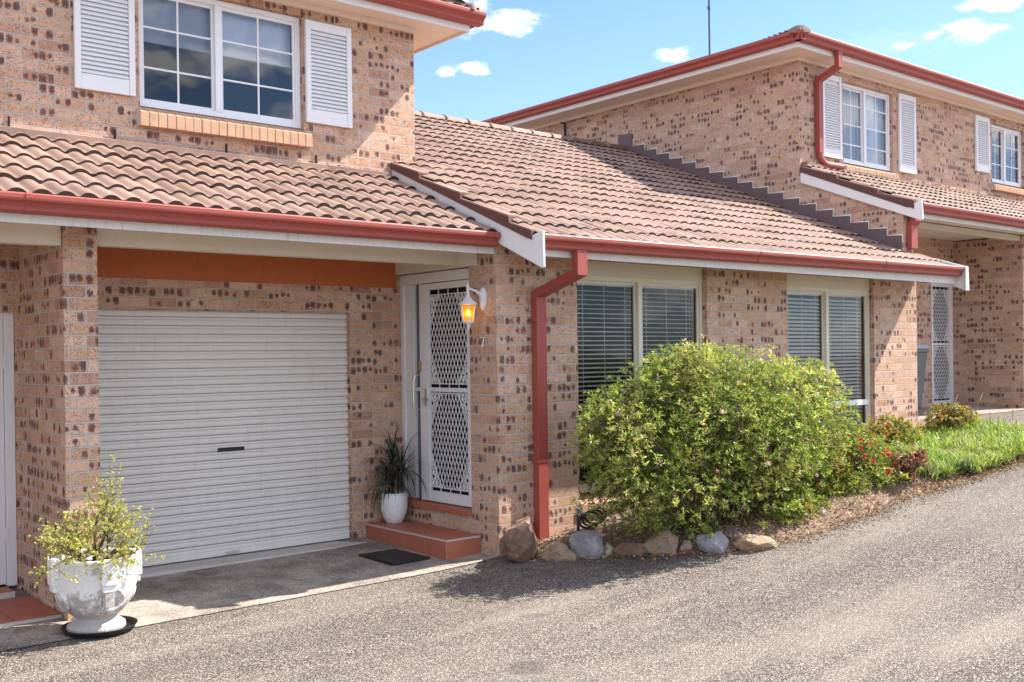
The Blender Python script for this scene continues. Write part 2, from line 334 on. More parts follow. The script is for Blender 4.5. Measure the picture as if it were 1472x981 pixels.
# ------------------------------------------------------------------ mesh builder
class MB:
    def __init__(s, fr=None):
        s.v = []; s.f = []; s.mi = []; s.c = []; s.k = 0; s.col = None; s.fr = fr; s.sm = []; s.smooth = False
    def P(s, p):
        if s.fr is None: return (p[0], p[1], p[2])
        O, A, B, Cc = s.fr
        q = O + A*p[0] + B*p[1] + Cc*p[2]; return (q.x, q.y, q.z)
    def vert(s, *p):
        s.v.append(s.P(p)); return len(s.v)-1
    def face(s, idx):
        s.f.append(tuple(idx)); s.mi.append(s.k); s.c.append(s.col); s.sm.append(s.smooth)
    def poly(s, pts):
        i = len(s.v)
        for p in pts: s.v.append(s.P(p))
        s.face(range(i, i+len(pts)))
    def box(s, x0, x1, y0, y1, z0, z1):
        i = len(s.v)
        for z in (z0, z1):
            for (x, y) in ((x0, y0), (x1, y0), (x1, y1), (x0, y1)): s.v.append(s.P((x, y, z)))
        for q in ((0, 3, 2, 1), (4, 5, 6, 7), (0, 1, 5, 4), (1, 2, 6, 5), (2, 3, 7, 6), (3, 0, 4, 7)): s.face([i+j for j in q])
    def prism(s, pts, ax, a0, a1):
        """pts 2-d outline in the two other axes (cyclic order), extruded along ax from a0 to a1"""
        i = len(s.v); n = len(pts)
        for a in (a0, a1):
            for (p, q) in pts:
                s.v.append(s.P({'x': (a, p, q), 'y': (p, a, q), 'z': (p, q, a)}[ax]))
        s.face([i+j for j in range(n)][::-1]); s.face([i+n+j for j in range(n)])
        for j in range(n): s.face([i+j, i+(j+1) % n, i+n+(j+1) % n, i+n+j])
    def tube(s, pts, r, n=8, cap=True, flat=None):
        """round tube along points; r float or list; flat=(w,h,upvector) gives a rectangular tube with mitred corners"""
        pts = [Vector(p) for p in pts]; m = len(pts); i = len(s.v)
        rs = r if isinstance(r, (list, tuple)) else [r]*m
        prev = None
        for k in range(m):
            if k == 0: d = pts[1]-pts[0]
            elif k == m-1: d = pts[-1]-pts[-2]
            else: d = (pts[k]-pts[k-1]).normalized() + (pts[k+1]-pts[k]).normalized()
            if d.length < 1e-9: d = Vector((0, 0, 1))
            d.normalize()
            if flat:
                side = Vector(flat[2]).normalized(); side = (side - d*side.dot(d)).normalized(); oth = d.cross(side)
                base = (pts[k]-pts[k-1]).normalized() if k else d
                ch = max(.35, abs(base.dot(d))); wq, hq = flat[0]/2, flat[1]/2/ch
                ring = [side*a*wq + oth*b*hq for a, b in ((-1, -1), (1, -1), (1, 1), (-1, 1))]
            else:
                ref = prev if prev is not None else (Vector((0, 0, 1)) if abs(d.z) < .9 else Vector((1, 0, 0)))
                sd = ref - d*ref.dot(d)
                if sd.length < 1e-6: sd = d.orthogonal()
                sd.normalize(); prev = sd; ot = d.cross(sd)
                ring = [sd*cos(2*pi*j/n)*rs[k] + ot*sin(2*pi*j/n)*rs[k] for j in range(n)]
            for q in ring: s.v.append(s.P(pts[k]+q))
        nn = 4 if flat else n
        for k in range(m-1):
            for j in range(nn):
                a = i+k*nn+j; b = i+k*nn+(j+1) % nn; s.face((a, b, b+nn, a+nn))
        if cap:
            s.face([i+j for j in range(nn)][::-1]); s.face([i+(m-1)*nn+j for j in range(nn)])
    def lathe(s, prof, n, c=(0, 0, 0), cap=True, ph=0):
        i = len(s.v); m = len(prof)
        for (r, z) in prof:
            for j in range(n):
                a = 2*pi*j/n+ph; s.v.append(s.P((c[0]+r*cos(a), c[1]+r*sin(a), c[2]+z)))
        for k in range(m-1):
            for j in range(n):
                a = i+k*n+j; b = i+k*n+(j+1) % n; s.face((a, b, b+n, a+n))
        if cap:
            s.face([i+j for j in range(n)][::-1]); s.face([i+(m-1)*n+j for j in range(n)])
    def build(s, name, mats, parent=None, bevel=0, recalc=True, kind=None):
        me = bpy.data.meshes.new(name)
        off = Vector((0, 0, 0))
        if parent is not None:
            off = parent['_base'] if '_base' in parent else (0, 0, 0)
            off = Vector(off)
        me.from_pydata([(p[0]-off.x, p[1]-off.y, p[2]-off.z) for p in s.v], [], s.f)
        if not isinstance(mats, (list, tuple)): mats = [mats]
        for mm in mats: me.materials.append(mm)
        me.polygons.foreach_set('material_index', s.mi)
        me.polygons.foreach_set('use_smooth', s.sm)
        if any(c is not None for c in s.c):
            at = me.color_attributes.new('Col', 'FLOAT_COLOR', 'CORNER'); arr = []
            for f, c in zip(s.f, s.c):
                cc = c if c else (.5, .5, .5)
                arr += [cc[0], cc[1], cc[2], 1.0]*len(f)
            at.data.foreach_set('color', arr)
        if recalc:
            bm = bmesh.new(); bm.from_mesh(me); bmesh.ops.recalc_face_normals(bm, faces=bm.faces); bm.to_mesh(me); bm.free()
        me.update()
        o = bpy.data.objects.new(name, me); COL.objects.link(o)
        if parent is not None:
            o.parent = parent
            o['_base'] = tuple(off)
        if bevel:
            b = o.modifiers.new('bevel', 'BEVEL'); b.width = bevel; b.segments = 2; b.limit_method = 'ANGLE'; b.angle_limit = radians(50); b.harden_normals = False
        if kind: o['kind'] = kind
        return o

def thing(name, label, cat, loc, group=None):
    o = bpy.data.objects.new(name, None); COL.objects.link(o); o.location = loc; o.empty_display_size = .2
    o['label'] = label; o['category'] = cat; o['_base'] = tuple(loc)
    if group: o['group'] = group
    return o

def tag(o, label, cat, group=None, kind=None):
    """a thing that is one mesh: put its origin at its base and label it"""
    me = o.data
    xs = [v.co.x for v in me.vertices]; ys = [v.co.y for v in me.vertices]; zs = [v.co.z for v in me.vertices]
    c = Vector(((min(xs)+max(xs))/2, (min(ys)+max(ys))/2, min(zs)))
    me.transform(Matrix.Translation(-c)); o.location = c
    o['label'] = label; o['category'] = cat
    if group: o['group'] = group
    if kind: o['kind'] = kind
    return o

# ------------------------------------------------------------------ ground
BX = [-60, 1.0, 3.0, 5.2, 6.2, 12.3, 13.3, 17, 40, 200]; BZ = [-1.755, -1.755, -1.745, -1.725, -1.665, -.96, -.91, -.89, -.6, -.6]
def gz(x, y):
    def li(x):
        for i in range(len(BX)-1):
            if x <= BX[i+1]: return BZ[i]+(BZ[i+1]-BZ[i])*max(0, (x-BX[i]))/(BX[i+1]-BX[i])
        return BZ[-1]
    b = (li(x-.5)+li(x-.25)+li(x)*2+li(x+.25)+li(x+.5))/6
    return b-.03*min(20, max(0, 8.6-y))

def sheet(name, xs, ys, m, dz=0, kind='structure', fn=None):
    mb = MB(); mb.smooth = True
    for y in ys:
        for x in xs:
            mb.v.append((x, y, (fn or gz)(x, y)+dz))
    n = len(xs)
    for j in range(len(ys)-1):
        for i in range(n-1): mb.face((j*n+i, j*n+i+1, (j+1)*n+i+1, (j+1)*n+i))
    return mb.build(name, m, None, kind=kind, recalc=False)
def fr(a, b, n): return [a+(b-a)*i/(n-1) for i in range(n)]
sheet('ground', [-300, -120, -50, -20]+fr(-8, 22, 121)+[30, 50, 120, 300], [-300, -120, -50, -20]+fr(-8, 12, 41)+[20, 50, 120, 300], M['asph'])
sheet('path', fr(-3, 5.72, 60), fr(7.06, 8.72, 12), M['conc'], .006)
sheet('path', fr(12.85, 18.5, 40), fr(7.35, 8.62, 12), M['conc'], .006)
# kerb-like joint between the apron and the road
mb = MB()
for (xa, xb, yy) in ((-3, 5.72, 7.06), (12.85, 18.5, 7.35)):
    for x in fr(xa, xb, 60)[:-1]:
        xn = x+(xb-xa)/59; mb.poly([(x, yy-.0018, gz(x, yy)+.0095), (xn, yy-.0018, gz(xn, yy)+.0095), (xn, yy+.0018, gz(xn, yy)+.0095), (x, yy+.0018, gz(x, yy)+.0095)])
mb.build('joint', M['lip'], None, kind='structure', recalc=False)
# ------------------------------------------------------------------ architecture helpers
X3, Y3, Z3 = Vector((1, 0, 0)), Vector((0, 1, 0)), Vector((0, 0, 1))
def FY(y):  # frame on a front-facing wall: a = +X, b = +Z, c = outward (-Y)
    return (Vector((0, y, 0)), X3, Z3, -Y3)
def FX(x):  # frame on a left-facing wall: a = -Y, b = +Z, c = outward (-X)
    return (Vector((x, 0, 0)), -Y3, Z3, -X3)

def wall(frame, a0, a1, b0, b1, t, holes, parent, name='wall', m=None):
    """solid wall with rectangular openings, outer face at c = 0"""
    mb = MB(frame)
    A = sorted({a0, a1, *[h[0] for h in holes], *[h[1] for h in holes]}); B = sorted({b0, b1, *[h[2] for h in holes], *[h[3] for h in holes]})
    A = [a for a in A if a0 <= a <= a1]; B = [b for b in B if b0 <= b <= b1]
    vid = {}
    def V(i, j, k):
        if (i, j, k) not in vid: vid[(i, j, k)] = mb.vert(A[i], B[j], -t*k)
        return vid[(i, j, k)]
    def solid(i, j):
        if i < 0 or j < 0 or i >= len(A)-1 or j >= len(B)-1: return False
        a = (A[i]+A[i+1])/2; b = (B[j]+B[j+1])/2
        return not any(h[0] < a < h[1] and h[2] < b < h[3] for h in holes)
    for i in range(len(A)-1):
        for j in range(len(B)-1):
            if not solid(i, j): continue
            mb.face((V(i, j, 0), V(i+1, j, 0), V(i+1, j+1, 0), V(i, j+1, 0))); mb.face((V(i, j, 1), V(i, j+1, 1), V(i+1, j+1, 1), V(i+1, j, 1)))
            if not solid(i-1, j): mb.face((V(i, j, 0), V(i, j+1, 0), V(i, j+1, 1), V(i, j, 1)))
            if not solid(i+1, j): mb.face((V(i+1, j, 0), V(i+1, j, 1), V(i+1, j+1, 1), V(i+1, j+1, 0)))
            if not solid(i, j-1): mb.face((V(i, j, 0), V(i, j, 1), V(i+1, j, 1), V(i+1, j, 0)))
            if not solid(i, j+1): mb.face((V(i, j+1, 0), V(i+1, j+1, 0), V(i+1, j+1, 1), V(i, j+1, 1)))
    return mb.build(name, m or M['brick'], parent)

def tiles(parent, O, U, V, ulen, vlen, z0, slope, ulo=lambda v: 0.0, uhi=None, name='roof', per=.145, course=.30, seed=0, mats=None, amp=.025, lip=.026):
    """barrel-profile roof tiles: u along the eave, v up-slope (horizontal run)"""
    rnd = random.Random(seed); mb = MB(); O = Vector(O); U = Vector(U); V = Vector(V)
    uhi = uhi or (lambda v: ulen)
    nc = int(math.ceil(vlen/course)); nu = 10; du = per/nu
    def prof(u):
        t = (u/per) % 1.0
        if t < .74: return amp*sin(pi*t/.74)**.62
        return -.003
    def P(u, v, z):
        q = O+U*u+V*v; return (q.x, q.y, z)
    for c in range(nc):
        va = c*course; vb = min(vlen, va+course)
        if vb-va < .02: continue
        ua = max(0, ulo(va+.02)); ub = min(ulen, uhi(va+.02))
        if ub-ua < .02: continue
        n = max(1, int(round((ub-ua)/du)))
        za = z0+slope*va; zb = z0+slope*vb
        lift = {}
        base = len(mb.v)
        for i in range(n+1):
            u = ua+(ub-ua)*i/n; h = prof(u); k = int(u/(per*2)+c*.5)
            if k not in lift: lift[k] = (rnd.uniform(-.005, .006), rnd.uniform(-.010, .010))
            l, dv = lift[k]
            mb.v.append(P(u, va-.012+dv, za+.003)); mb.v.append(P(u, va-.014+dv, za+h+lip+l)); mb.v.append(P(u, va+dv+.004, za+h+lip+.007+l))
            mb.v.append(P(u, vb, zb+h*.9+.010))
        for i in range(n):
            a = base+i*4; b = a+4
            mb.smooth = False; mb.k = 1; mb.face((a, b, b+1, a+1))
            mb.smooth = True; mb.k = 0; mb.face((a+1, b+1, b+2, a+2)); mb.face((a+2, b+2, b+3, a+3))
    return mb.build(name, mats or [M['tile'], M['lip']], parent, recalc=False)

def ridge(parent, p0, p1, m=None, r=.13, seg=.40, name='ridge'):
    mb = MB(); p0 = Vector(p0); p1 = Vector(p1); L = (p1-p0).length; n = max(1, int(L/seg)); d = (p1-p0)/L
    side = d.cross(Z3).normalized(); upv = side.cross(d)
    mb.smooth = True
    for k in range(n):
        a = p0+d*(L*k/n); b = p0+d*(L*(k+1)/n+.03); i = len(mb.v)
        for (q, s) in ((a, 1.10), (a+d*.05, 1.10), (a+d*.055, 1.0), (b, 1.0)):
            for j in range(9):
                t = pi*j/8; mb.v.append(tuple(q+side*cos(t)*r*s+upv*(sin(t)*r*.66*s-.055)))
        for a2 in range(3):
            for j in range(8): mb.face((i+a2*9+j, i+a2*9+j+1, i+a2*9+j+10, i+a2*9+j+9))
        mb.face([i+j for j in range(9)])
    return mb.build(name, m or M['ridgetile'], parent)

GP = [(0, 0), (-.072, 0), (-.085, .012), (-.088, .035), (-.10, .055), (-.122, .072), (-.125, .085), (-.125, .108), (-.117, .118), (-.108, .118), (-.108, .1), (-.085, .062), (-.07, .02), (-.012, .014), (-.008, .11), (0, .11)]
def gutter(parent, axis, a0, a1, y, z0, z1=None, s=1.0, seams=()):
    """quad-profile gutter; y = back plane, z = underside; axis 'x' runs along X and projects to -Y, axis 'y' runs along Y and projects to -X (side=-1) or +X"""
    z1 = z0 if z1 is None else z1; mb = MB(); n = len(GP)
    rings = [(a0, z0), (a1, z1)]
    for (a, z) in rings:
        for (o, h) in GP:
            if axis == 'x': mb.v.append((a, y+o*s, z+h*s))
            elif axis == 'y-': mb.v.append((y+o*s, a, z+h*s))
            else: mb.v.append((y-o*s, a, z+h*s))
    for j in range(n-1): mb.face((j, j+1, n+j+1, n+j))
    mb.face(range(n)); mb.face([n+j for j in range(n)][::-1])
    for q in seams:   # joining sleeves
        zq = z0+(z1-z0)*(q-a0)/(a1-a0); i = len(mb.v); S2 = s*1.035
        for a in (q-.02, q+.02):
            for (o, h) in GP[:10]:
                if axis == 'x': mb.v.append((a, y+o*S2, zq+h*S2-.002))
                elif axis == 'y-': mb.v.append((y+o*S2, a, zq+h*S2-.002))
                else: mb.v.append((y-o*S2, a, zq+h*S2-.002))
        for j in range(9): mb.face((i+j, i+j+1, i+10+j+1, i+10+j))
        mb.face([i+j for j in range(10)]); mb.face([i+10+j for j in range(10)])
    return mb.build('gutter', M['red'], parent)

def boxpart(name, m, parent, *boxes, bevel=0, frame=None):
    mb = MB(frame)
    for b in boxes: mb.box(*b)
    return mb.build(name, m, parent, bevel=bevel)

def shutter(parent, frame, a0, a1, b0, b1):
    f = boxpart('shutter', M['shutter'], parent, (a0, a0+.05, b0, b1, .004, .040), (a1-.05, a1, b0, b1, .004, .040),
                (a0+.0505, a1-.0505, b0, b0+.125, .004, .036), (a0+.0505, a1-.0505, b1-.08, b1, .004, .036), (a0+.0505, a1-.0505, b0+.126, b1-.081, .004, .010), bevel=.003, frame=frame)
    mb = MB(frame); n = int((b1-b0-.215)/.036)
    for i in range(n):
        b = b0+.130+i*.036; aa, ab = a0+.053, a1-.053
        mb.prism([(b, .036), (b+.005, .037), (b+.031, .015), (b+.027, .012)], 'x', aa, ab) if False else None
        k = len(mb.v)
        for a in (aa, ab):
            for (bb, cc) in ((b, .034), (b+.006, .036), (b+.034, .016), (b+.028, .012)): mb.vert(a, bb, cc)
        for q in ((0, 1, 5, 4), (1, 2, 6, 5), (2, 3, 7, 6), (3, 0, 4, 7), (0, 3, 2, 1), (4, 5, 6, 7)): mb.face([k+j for j in q])
    mb.build('louvre', M['shutter'], f)
    return f

def sash_window(parent, frame, a0, a1, b0, b1, depth, cols, rows, mull, blind=None, split_dim=True, curtain=None, leftdim=True, bars=True, label=None):
    """two-light sliding window set `depth` behind the wall face"""
    c = -depth; fr_ = .045
    f = MB(frame)
    f.box(a0, a0+fr_, b0, b1, c-.06, c); f.box(a1-fr_, a1, b0, b1, c-.06, c)
    f.box(a0+fr_, a1-fr_, b0, b0+fr_, c-.06, c-.001); f.box(a0+fr_, a1-fr_, b1-fr_, b1, c-.06, c-.001)
    f.box(mull-.028, mull+.028, b0+fr_, b1-fr_, c-.055, c+.006)
    for (s0, s1, cc) in ((a0+fr_, mull-.028, c-.035), (mull+.028, a1-fr_, c-.018)):
        f.box(s0, s0+.022, b0+fr_, b1-fr_, cc-.02, cc); f.box(s1-.022, s1, b0+fr_, b1-fr_, cc-.02, cc)
        f.box(s0+.022, s1-.022, b0+fr_, b0+fr_+.03, cc-.02, cc-.001); f.box(s0+.022, s1-.022, b1-fr_-.03, b1-fr_, cc-.02, cc-.001)
        if bars:
            for i in range(1, cols):
                a = s0+(s1-s0)*i/cols; f.box(a-.008, a+.008, b0+fr_+.03, b1-fr_-.03, cc-.016, cc-.003)
            for j in range(1, rows):
                b = b0+(b1-b0)*j/rows; f.box(s0+.022, s1-.022, b-.008, b+.008, cc-.0165, cc-.0035)
    win = f.build('window', M['frame'] if bars else M['cream'], parent)
    g = MB(frame); g.poly([(a0+fr_, b0+fr_, c-.042), (mull-.02, b0+fr_, c-.042), (mull-.02, b1-fr_, c-.042), (a0+fr_, b1-fr_, c-.042)]); g.build('pane', M['glassdim'] if (leftdim and bars) else (M['glass'] if bars else M['glasslow']), win, recalc=False)
    g = MB(frame); g.poly([(mull+.02, b0+fr_, c-.028), (a1-fr_, b0+fr_, c-.028), (a1-fr_, b1-fr_, c-.028), (mull+.02, b1-fr_, c-.028)]); g.build('pane', M['glass'] if bars else M['glasslow'], win, recalc=False)
    r = MB(frame)  # dark room behind
    a, b, d0, d1 = (a0-.0, a1+.0), (b0-.0, b1+.0), c-.062, c-1.6
    r.poly([(a[0]-.6, b[0]-.6, d1), (a[1]+.6, b[0]-.6, d1), (a[1]+.6, b[1]+.2, d1), (a[0]-.6, b[1]+.2, d1)])
    for (p, q) in (((a[0], b[0]), (a[1], b[0])), ((a[1], b[0]), (a[1], b[1])), ((a[1], b[1]), (a[0], b[1])), ((a[0], b[1]), (a[0], b[0]))):
        def far(pt): return (pt[0]+(-.6 if pt[0] == a[0] else .6), pt[1]+(-.6 if pt[1] == b[0] else .2), d1)
        r.poly([(p[0], p[1], d0), (q[0], q[1], d0), far(q), far(p)])
    r.build('room_interior', M['room'], win, recalc=False)
    if curtain: curtain(frame, win, c)
    if blind: blind(frame, win, c)
    return win

def venetian(a0, a1, b0, b1, tilt, pitch=.043):
    def go(frame, win, c):
        mb = MB(frame); n = int((b1-b0-.06)/pitch); cc = c-.085; rnd = random.Random(int(a0*100))
        for i in range(n):
            b = b0+.03+i*pitch+rnd.uniform(-.0015, .0015); tl = tilt+rnd.uniform(-.03, .03); hx = .0235
            k = len(mb.v); segs = 4
            for a in (a0, a1):
                for s in range(segs+1):
                    t = (s/segs-.5)*2; x = t*hx
                    mb.vert(a, b+sin(tl)*x+.0025*(1-t*t), cc-cos(tl)*x)
            for s in range(segs): mb.face((k+s, k+s+1, k+segs+2+s, k+segs+1+s))
        mb.box(a0, a1, b1-.05, b1-.005, cc-.03, cc+.03)
        for a in (a0+.12, (a0+a1)/2, a1-.12):
            mb.box(a-.002, a+.002, b0, b1-.05, cc+.0255, cc+.0275)
        mb.build('blind', M['blind'], win, recalc=False)
    return go

def brick_sill(parent, a0, a1, ytop, z0, z1, wall_y, out=.085, back=.07):
    """bricks on edge sloping outward"""
    mo = MB(); mo.prism([(wall_y-out+.006, z0+.004), (wall_y+back, z0+.004), (wall_y+back, z1+.068), (wall_y-out+.006, z1-.004)], 'x', a0+.002, a1-.002)
    sill = mo.build('sill', M['mortar'], parent)
    mb = MB(); n = int(round((a1-a0)/.0765)); w_ = (a1-a0)/n; rnd = random.Random(3)
    for i in range(n):
        x0 = a0+i*w_+.004; x1 = a0+(i+1)*w_-.004; j = rnd.uniform(-.002, .003)
        mb.prism([(wall_y-out-j, z0), (wall_y+back-.005, z0), (wall_y+back-.005, z1+.0705), (wall_y-out-j, z1)], 'x', x0, x1)
    mb.build('brick_course', M['sillbrick'], sill, bevel=.003)
    return sill

def scroll_screen(parent, frame, a0, a1, b0, b1, mid, frame_w=.085, handle_left=True, rail=.04):
    """security screen door: frame, diamond mesh, scrolled corners"""
    f = boxpart('screen_door', M['security'], parent, (a0, a0+frame_w, b0, b1, 0, .034), (a1-frame_w, a1, b0, b1, 0, .034),
                (a0+frame_w, a1-frame_w, b0, b0+frame_w, 0, .033), (a0+frame_w, a1-frame_w, b1-.06, b1, 0, .033), (a0+frame_w, a1-frame_w, mid-rail/2, mid+rail/2, .004, .03), bevel=.003, frame=frame)
    mb = MB(frame)
    ga, gb = a0+frame_w, a1-frame_w
    W_, Hh = .052, .115
    for (z0, z1) in ((b0+frame_w, mid-rail/2), (mid+rail/2, b1-.06)):
        za, zb = z0+.035, z1-.012 if z1 < mid else z1-.05
        for sgn in (1, -1):
            k = -int((zb-za)/Hh*1)-3
            s0 = ga - (zb-za)*W_/Hh if sgn > 0 else ga
            s = s0 - W_
            while s < gb + (zb-za)*W_/Hh + W_:
                # line: a = s + sgn*(z-za)*W/H
                t0, t1 = 0.0, zb-za
                kk = sgn*W_/Hh
                # clip to ga..gb
                lo, hi = sorted(((ga-s)/kk, (gb-s)/kk)); t0 = max(t0, lo); t1 = min(t1, hi)
                if t1-t0 > .01:
                    p0 = (s+kk*t0, za+t0); p1 = (s+kk*t1, za+t1)
                    d = Vector((p1[0]-p0[0], p1[1]-p0[1])).normalized(); nx, nz_ = -d.y*.0042, d.x*.0042
                    c0, c1 = .012+(.003 if sgn > 0 else 0), .016+(.003 if sgn > 0 else 0)
                    i = len(mb.v)
                    for c in (c0, c1):
                        for (q, sg) in ((p0, 1), (p0, -1), (p1, -1), (p1, 1)): mb.vert(q[0]+nx*sg, q[1]+nz_*sg, c)
                    for q in ((0, 3, 2, 1), (4, 5, 6, 7), (0, 1, 5, 4), (1, 2, 6, 5), (2, 3, 7, 6), (3, 0, 4, 7)): mb.face([i+j for j in q])
                s += W_
        for b in (za, zb): mb.box(ga, gb, b-.004, b+.004, .012, .018)
        for a in [ga+(gb-ga)*q for q in (.25, .5, .75)]:
            mb.box(a-.004, a+.004, z0, za, .011, .017); mb.box(a-.004, a+.004, zb, z1, .011, .017)
        # scrollwork in the four corners
        for (ca, cs) in ((ga, 1), (gb, -1)):
            for (cb, bs) in ((za, 1), (zb, -1)):
                for (da, db, r) in ((.035, .035, .030), (.030, .100, .024), (.028, .155, .019), (.020, .20, .015), (.095, .032, .024), (.035, .035, .013), (.075, .085, .017), (.145, .022, .015), (.018, .245, .011), (.052, .135, .012)):
                    pts = [(ca+cs*(da+r*cos(t)), cb+bs*(db+r*sin(t)), .017) for t in [2*pi*q/12*(.88) for q in range(13)]]
                    mb.tube(pts, .0052, 4, cap=False)
                pts = [(ca+cs*.003, cb+bs*.30, .017), (ca+cs*.05, cb+bs*.20, .017), (ca+cs*.10, cb+bs*.10, .017), (ca+cs*.18, cb+bs*.004, .017)]
                mb.tube(pts, .0045, 4, cap=False)
    mb.build('grille', M['security'], f)
    boxpart('inner_door', M['room'], f, (a0, a1, b0, b1, -.09, -.05), frame=frame)
    return f

def lower_eave(parent, dz, xa, xb, gut_end, seams=()):
    """gutter, fascia, soffit and beam of the low garage roof"""
    gutter(parent, 'x', xa, gut_end, 7.045, .935+dz, None, 1.0, seams)
    boxpart('fascia', M['fascia'], parent, (xa, gut_end+.03, 7.046, 7.066, .878+dz, 1.06+dz))
    boxpart('soffit', M['soffit'], parent, (xa, xb, 7.067, 8.597, .952+dz, .962+dz))

def downpipe(parent, pts, w_=.10, d_=.07, side=(1, 0, 0), straps=()):
    mb = MB(); mb.tube(pts, 0, flat=(w_, d_, side))
    for s in straps: mb.box(*s)
    return mb.build('downpipe', M['red'], parent, bevel=.004)

def digit(parent, frame, strokes, r=.006):
    mb = MB(frame)
    for s in strokes: mb.tube(s, r, 6)
    return mb.build('house_number', M['white'], parent)

# ================================================================== house number 7
H7 = thing('town_house', 'blotched brick townhouse with roller garage door, porch door and white shutters upstairs, nearest the camera', 'house', (4.0, 8.6, -1.74))
# walls
wall(FY(8.6), -3, 5.97, -1.9, 3.25, .24, [(3.23, 4.745, 2.045, 3.135), (2.75, 5.20, -1.9, .425), (1.35, 2.24, -1.9, .38)], H7)
wall((Vector((5.97, 0, 0)), Y3, Z3, X3), 8.845, 15.5, 0, 3.25, .24, [], H7)
wall(FX(5.72), -8.597, -7.297, -1.95, .955, .247, [(-8.70, -7.43, -1.42, .80)], H7)
wall(FY(7.05), 5.72, 12.66, -1.95, 1.21, .245, [(6.68, 8.52, -1.345, .885), (9.90, 11.66, -1.345, .885)], H7)
boxpart('pillar', M['brick'], H7, (2.27, 2.50, 7.50, 8.598, -1.95, .951))
boxpart('panel', M['orange'], H7, (2.505, 5.715, 8.578, 8.597, .678, .950))
boxpart('beam', M['cream'], H7, (2.503, 5.717, 7.56, 7.66, .82, .9515))
boxpart('beam', M['cream'], H7, (-3, 2.266, 7.52, 7.62, .80, .9515))
boxpart('panel', M['cream'], H7, (5.700, 5.718, 7.30, 8.575, .802, .950))
lower_eave(H7, 0, -3, 5.72, 5.675, (1.9,))
# low roof over the garage
tiles(H7, (-3, 6.955, 0), (1, 0, 0), (0, 1, 0), 8.66, 1.645, 1.033, .43, name='roof', seed=2)
# brick weep marks / flashing line where the low roof meets the upper wall
mb = MB(); mb.prism([(8.50, 1.775), (8.597, 1.80), (8.597, 1.70), (8.50, 1.70)], 'x', -3, 5.62); mb.build('flashing', M['tile'], H7)
for x in (2.22, 3.02, 3.98, 4.86): boxpart('weep_hole', M['lip'], H7, (x-.006, x+.006, 8.585, 8.5985, 1.80, 1.875))

# roller door
mb = MB(FY(8.68)); P_ = .0727
n = int((.425+1.69)/P_); prof = []
for i in range(n+1):
    b = -1.665+i*P_
    prof += [(b, -.012), (b+.0015, .016), (b+.022, .020), (b+.0415, .017), (b+.043, .004), (b+.0475, .004), (b+.049, .015), (b+.0645, .015), (b+.066, -.012)]
prof = [p for p in prof if p[0] < .44]
i0 = len(mb.v)
for a in (2.73, 5.22):
    for (b, c) in prof: mb.vert(a, b, c)
for j in range(len(prof)-1): mb.face((i0+j, i0+j+1, i0+len(prof)+j+1, i0+len(prof)+j))
gd = mb.build('garage_door', M['roller'], H7, recalc=False)
boxpart('bottom_rail', M['roller'], gd, (2.74, 5.20, -1.705, -1.662, -.01, .022), frame=FY(8.68), bevel=.003)
boxpart('handle', M['black'], gd, (3.89, 4.14, -.80, -.765, .016, .024), (3.98, 4.05, -.795, -.77, .024, .034), frame=FY(8.68))
boxpart('lock', M['steel'], gd, (3.95, 4.08, -1.692, -1.672, .022, .036), (4.0, 4.03, -1.70, -1.664, .022, .032), frame=FY(8.68))
boxpart('threshold', M['grout'], H7, (2.505, 5.34, 8.40, 8.596, -1.95, -1.716), (2.752, 5.198, 8.5965, 8.90, -1.95, -1.7165), bevel=.006)
boxpart('room_interior', M['room'], H7, (2.70, 5.30, 8.86, 8.88, -1.9, .6), (1.3, 2.3, 8.86, 8.88, -1.9, .6), (3.0, 5.0, 8.55+.3, 8.86, -1.9, -1.8))

# porch: tiled sill, door set in a white frame, side light, step
F = FX(5.80)
boxpart('door_frame', M['security'], H7, (-8.597, -8.545, -1.36, .70, -.05, .03), (-8.597, -7.40, .70, .795, -.05, .031), (-8.285, -8.236, -1.36, .698, -.05, .028),
        (-7.43, -7.385, -1.36, .698, -.05, .028), (-8.543, -8.405, -1.36, .698, -.04, .006), (-8.543, -8.29, -.325, -.29, -.02, .02), bevel=.003, frame=F)
sl_ = boxpart('side_light', M['glassdim'], H7, (-8.403, -8.288, -1.33, .698, -.03, -.025), frame=F)
boxpart('room_interior', M['room'], sl_, (-8.59, -7.35, -1.40, .79, -.16, -.15), frame=F)
sd = scroll_screen(H7, F, -8.232, -7.435, -1.355, .692, -.305, .10)
mb = MB(F); mb.tube([(-8.30, -.17, .035), (-8.30, -.175, .075), (-8.30, -.23, .095), (-8.30, -.44, .095), (-8.30, -.495, .075), (-8.30, -.50, .035)], .012, 8); mb.build('handle', M['steel'], sd)
boxpart('latch', M['steel'], sd, (-8.20, -8.16, -.46, -.30, .034, .042), (-8.19, -8.13, -.41, -.39, .042, .07), frame=F)
boxpart('latch', M['brass'], sd, (-8.285, -8.255, -.14, -.04, .028, .045), frame=F)
# sill tiles under the door
boxpart('sill', M['terra'], H7, (5.690, 5.95, 7.433, 8.588, -1.421, -1.364), bevel=.004)
# tiled step against the door wall
st = boxpart('step', M['grout'], H7, (5.345, 5.717, 7.305, 8.590, -1.95, -1.574))
mb = MB(); ys = [7.300, 7.622, 7.944, 8.266, 8.588]
for a, b in zip(ys[:-1], ys[1:]):
    mb.box(5.338, 5.3445, a+.006, b-.005, -1.80, -1.588); mb.box(5.345, 5.528, a+.006, b-.005, -1.5735, -1.566); mb.box(5.534, 5.712, a+.006, b-.005, -1.5735, -1.566)
mb.box(5.345, 5.712, 7.2975, 7.3045, -1.80, -1.588)
mb.build('tile', M['terra'], st, bevel=.002)
digit(H7, FX(5.72), [[(-7.262, .165, .008), (-7.212, .168, .008), (-7.225, .135, .008), (-7.242, .08, .008)]], .0065)

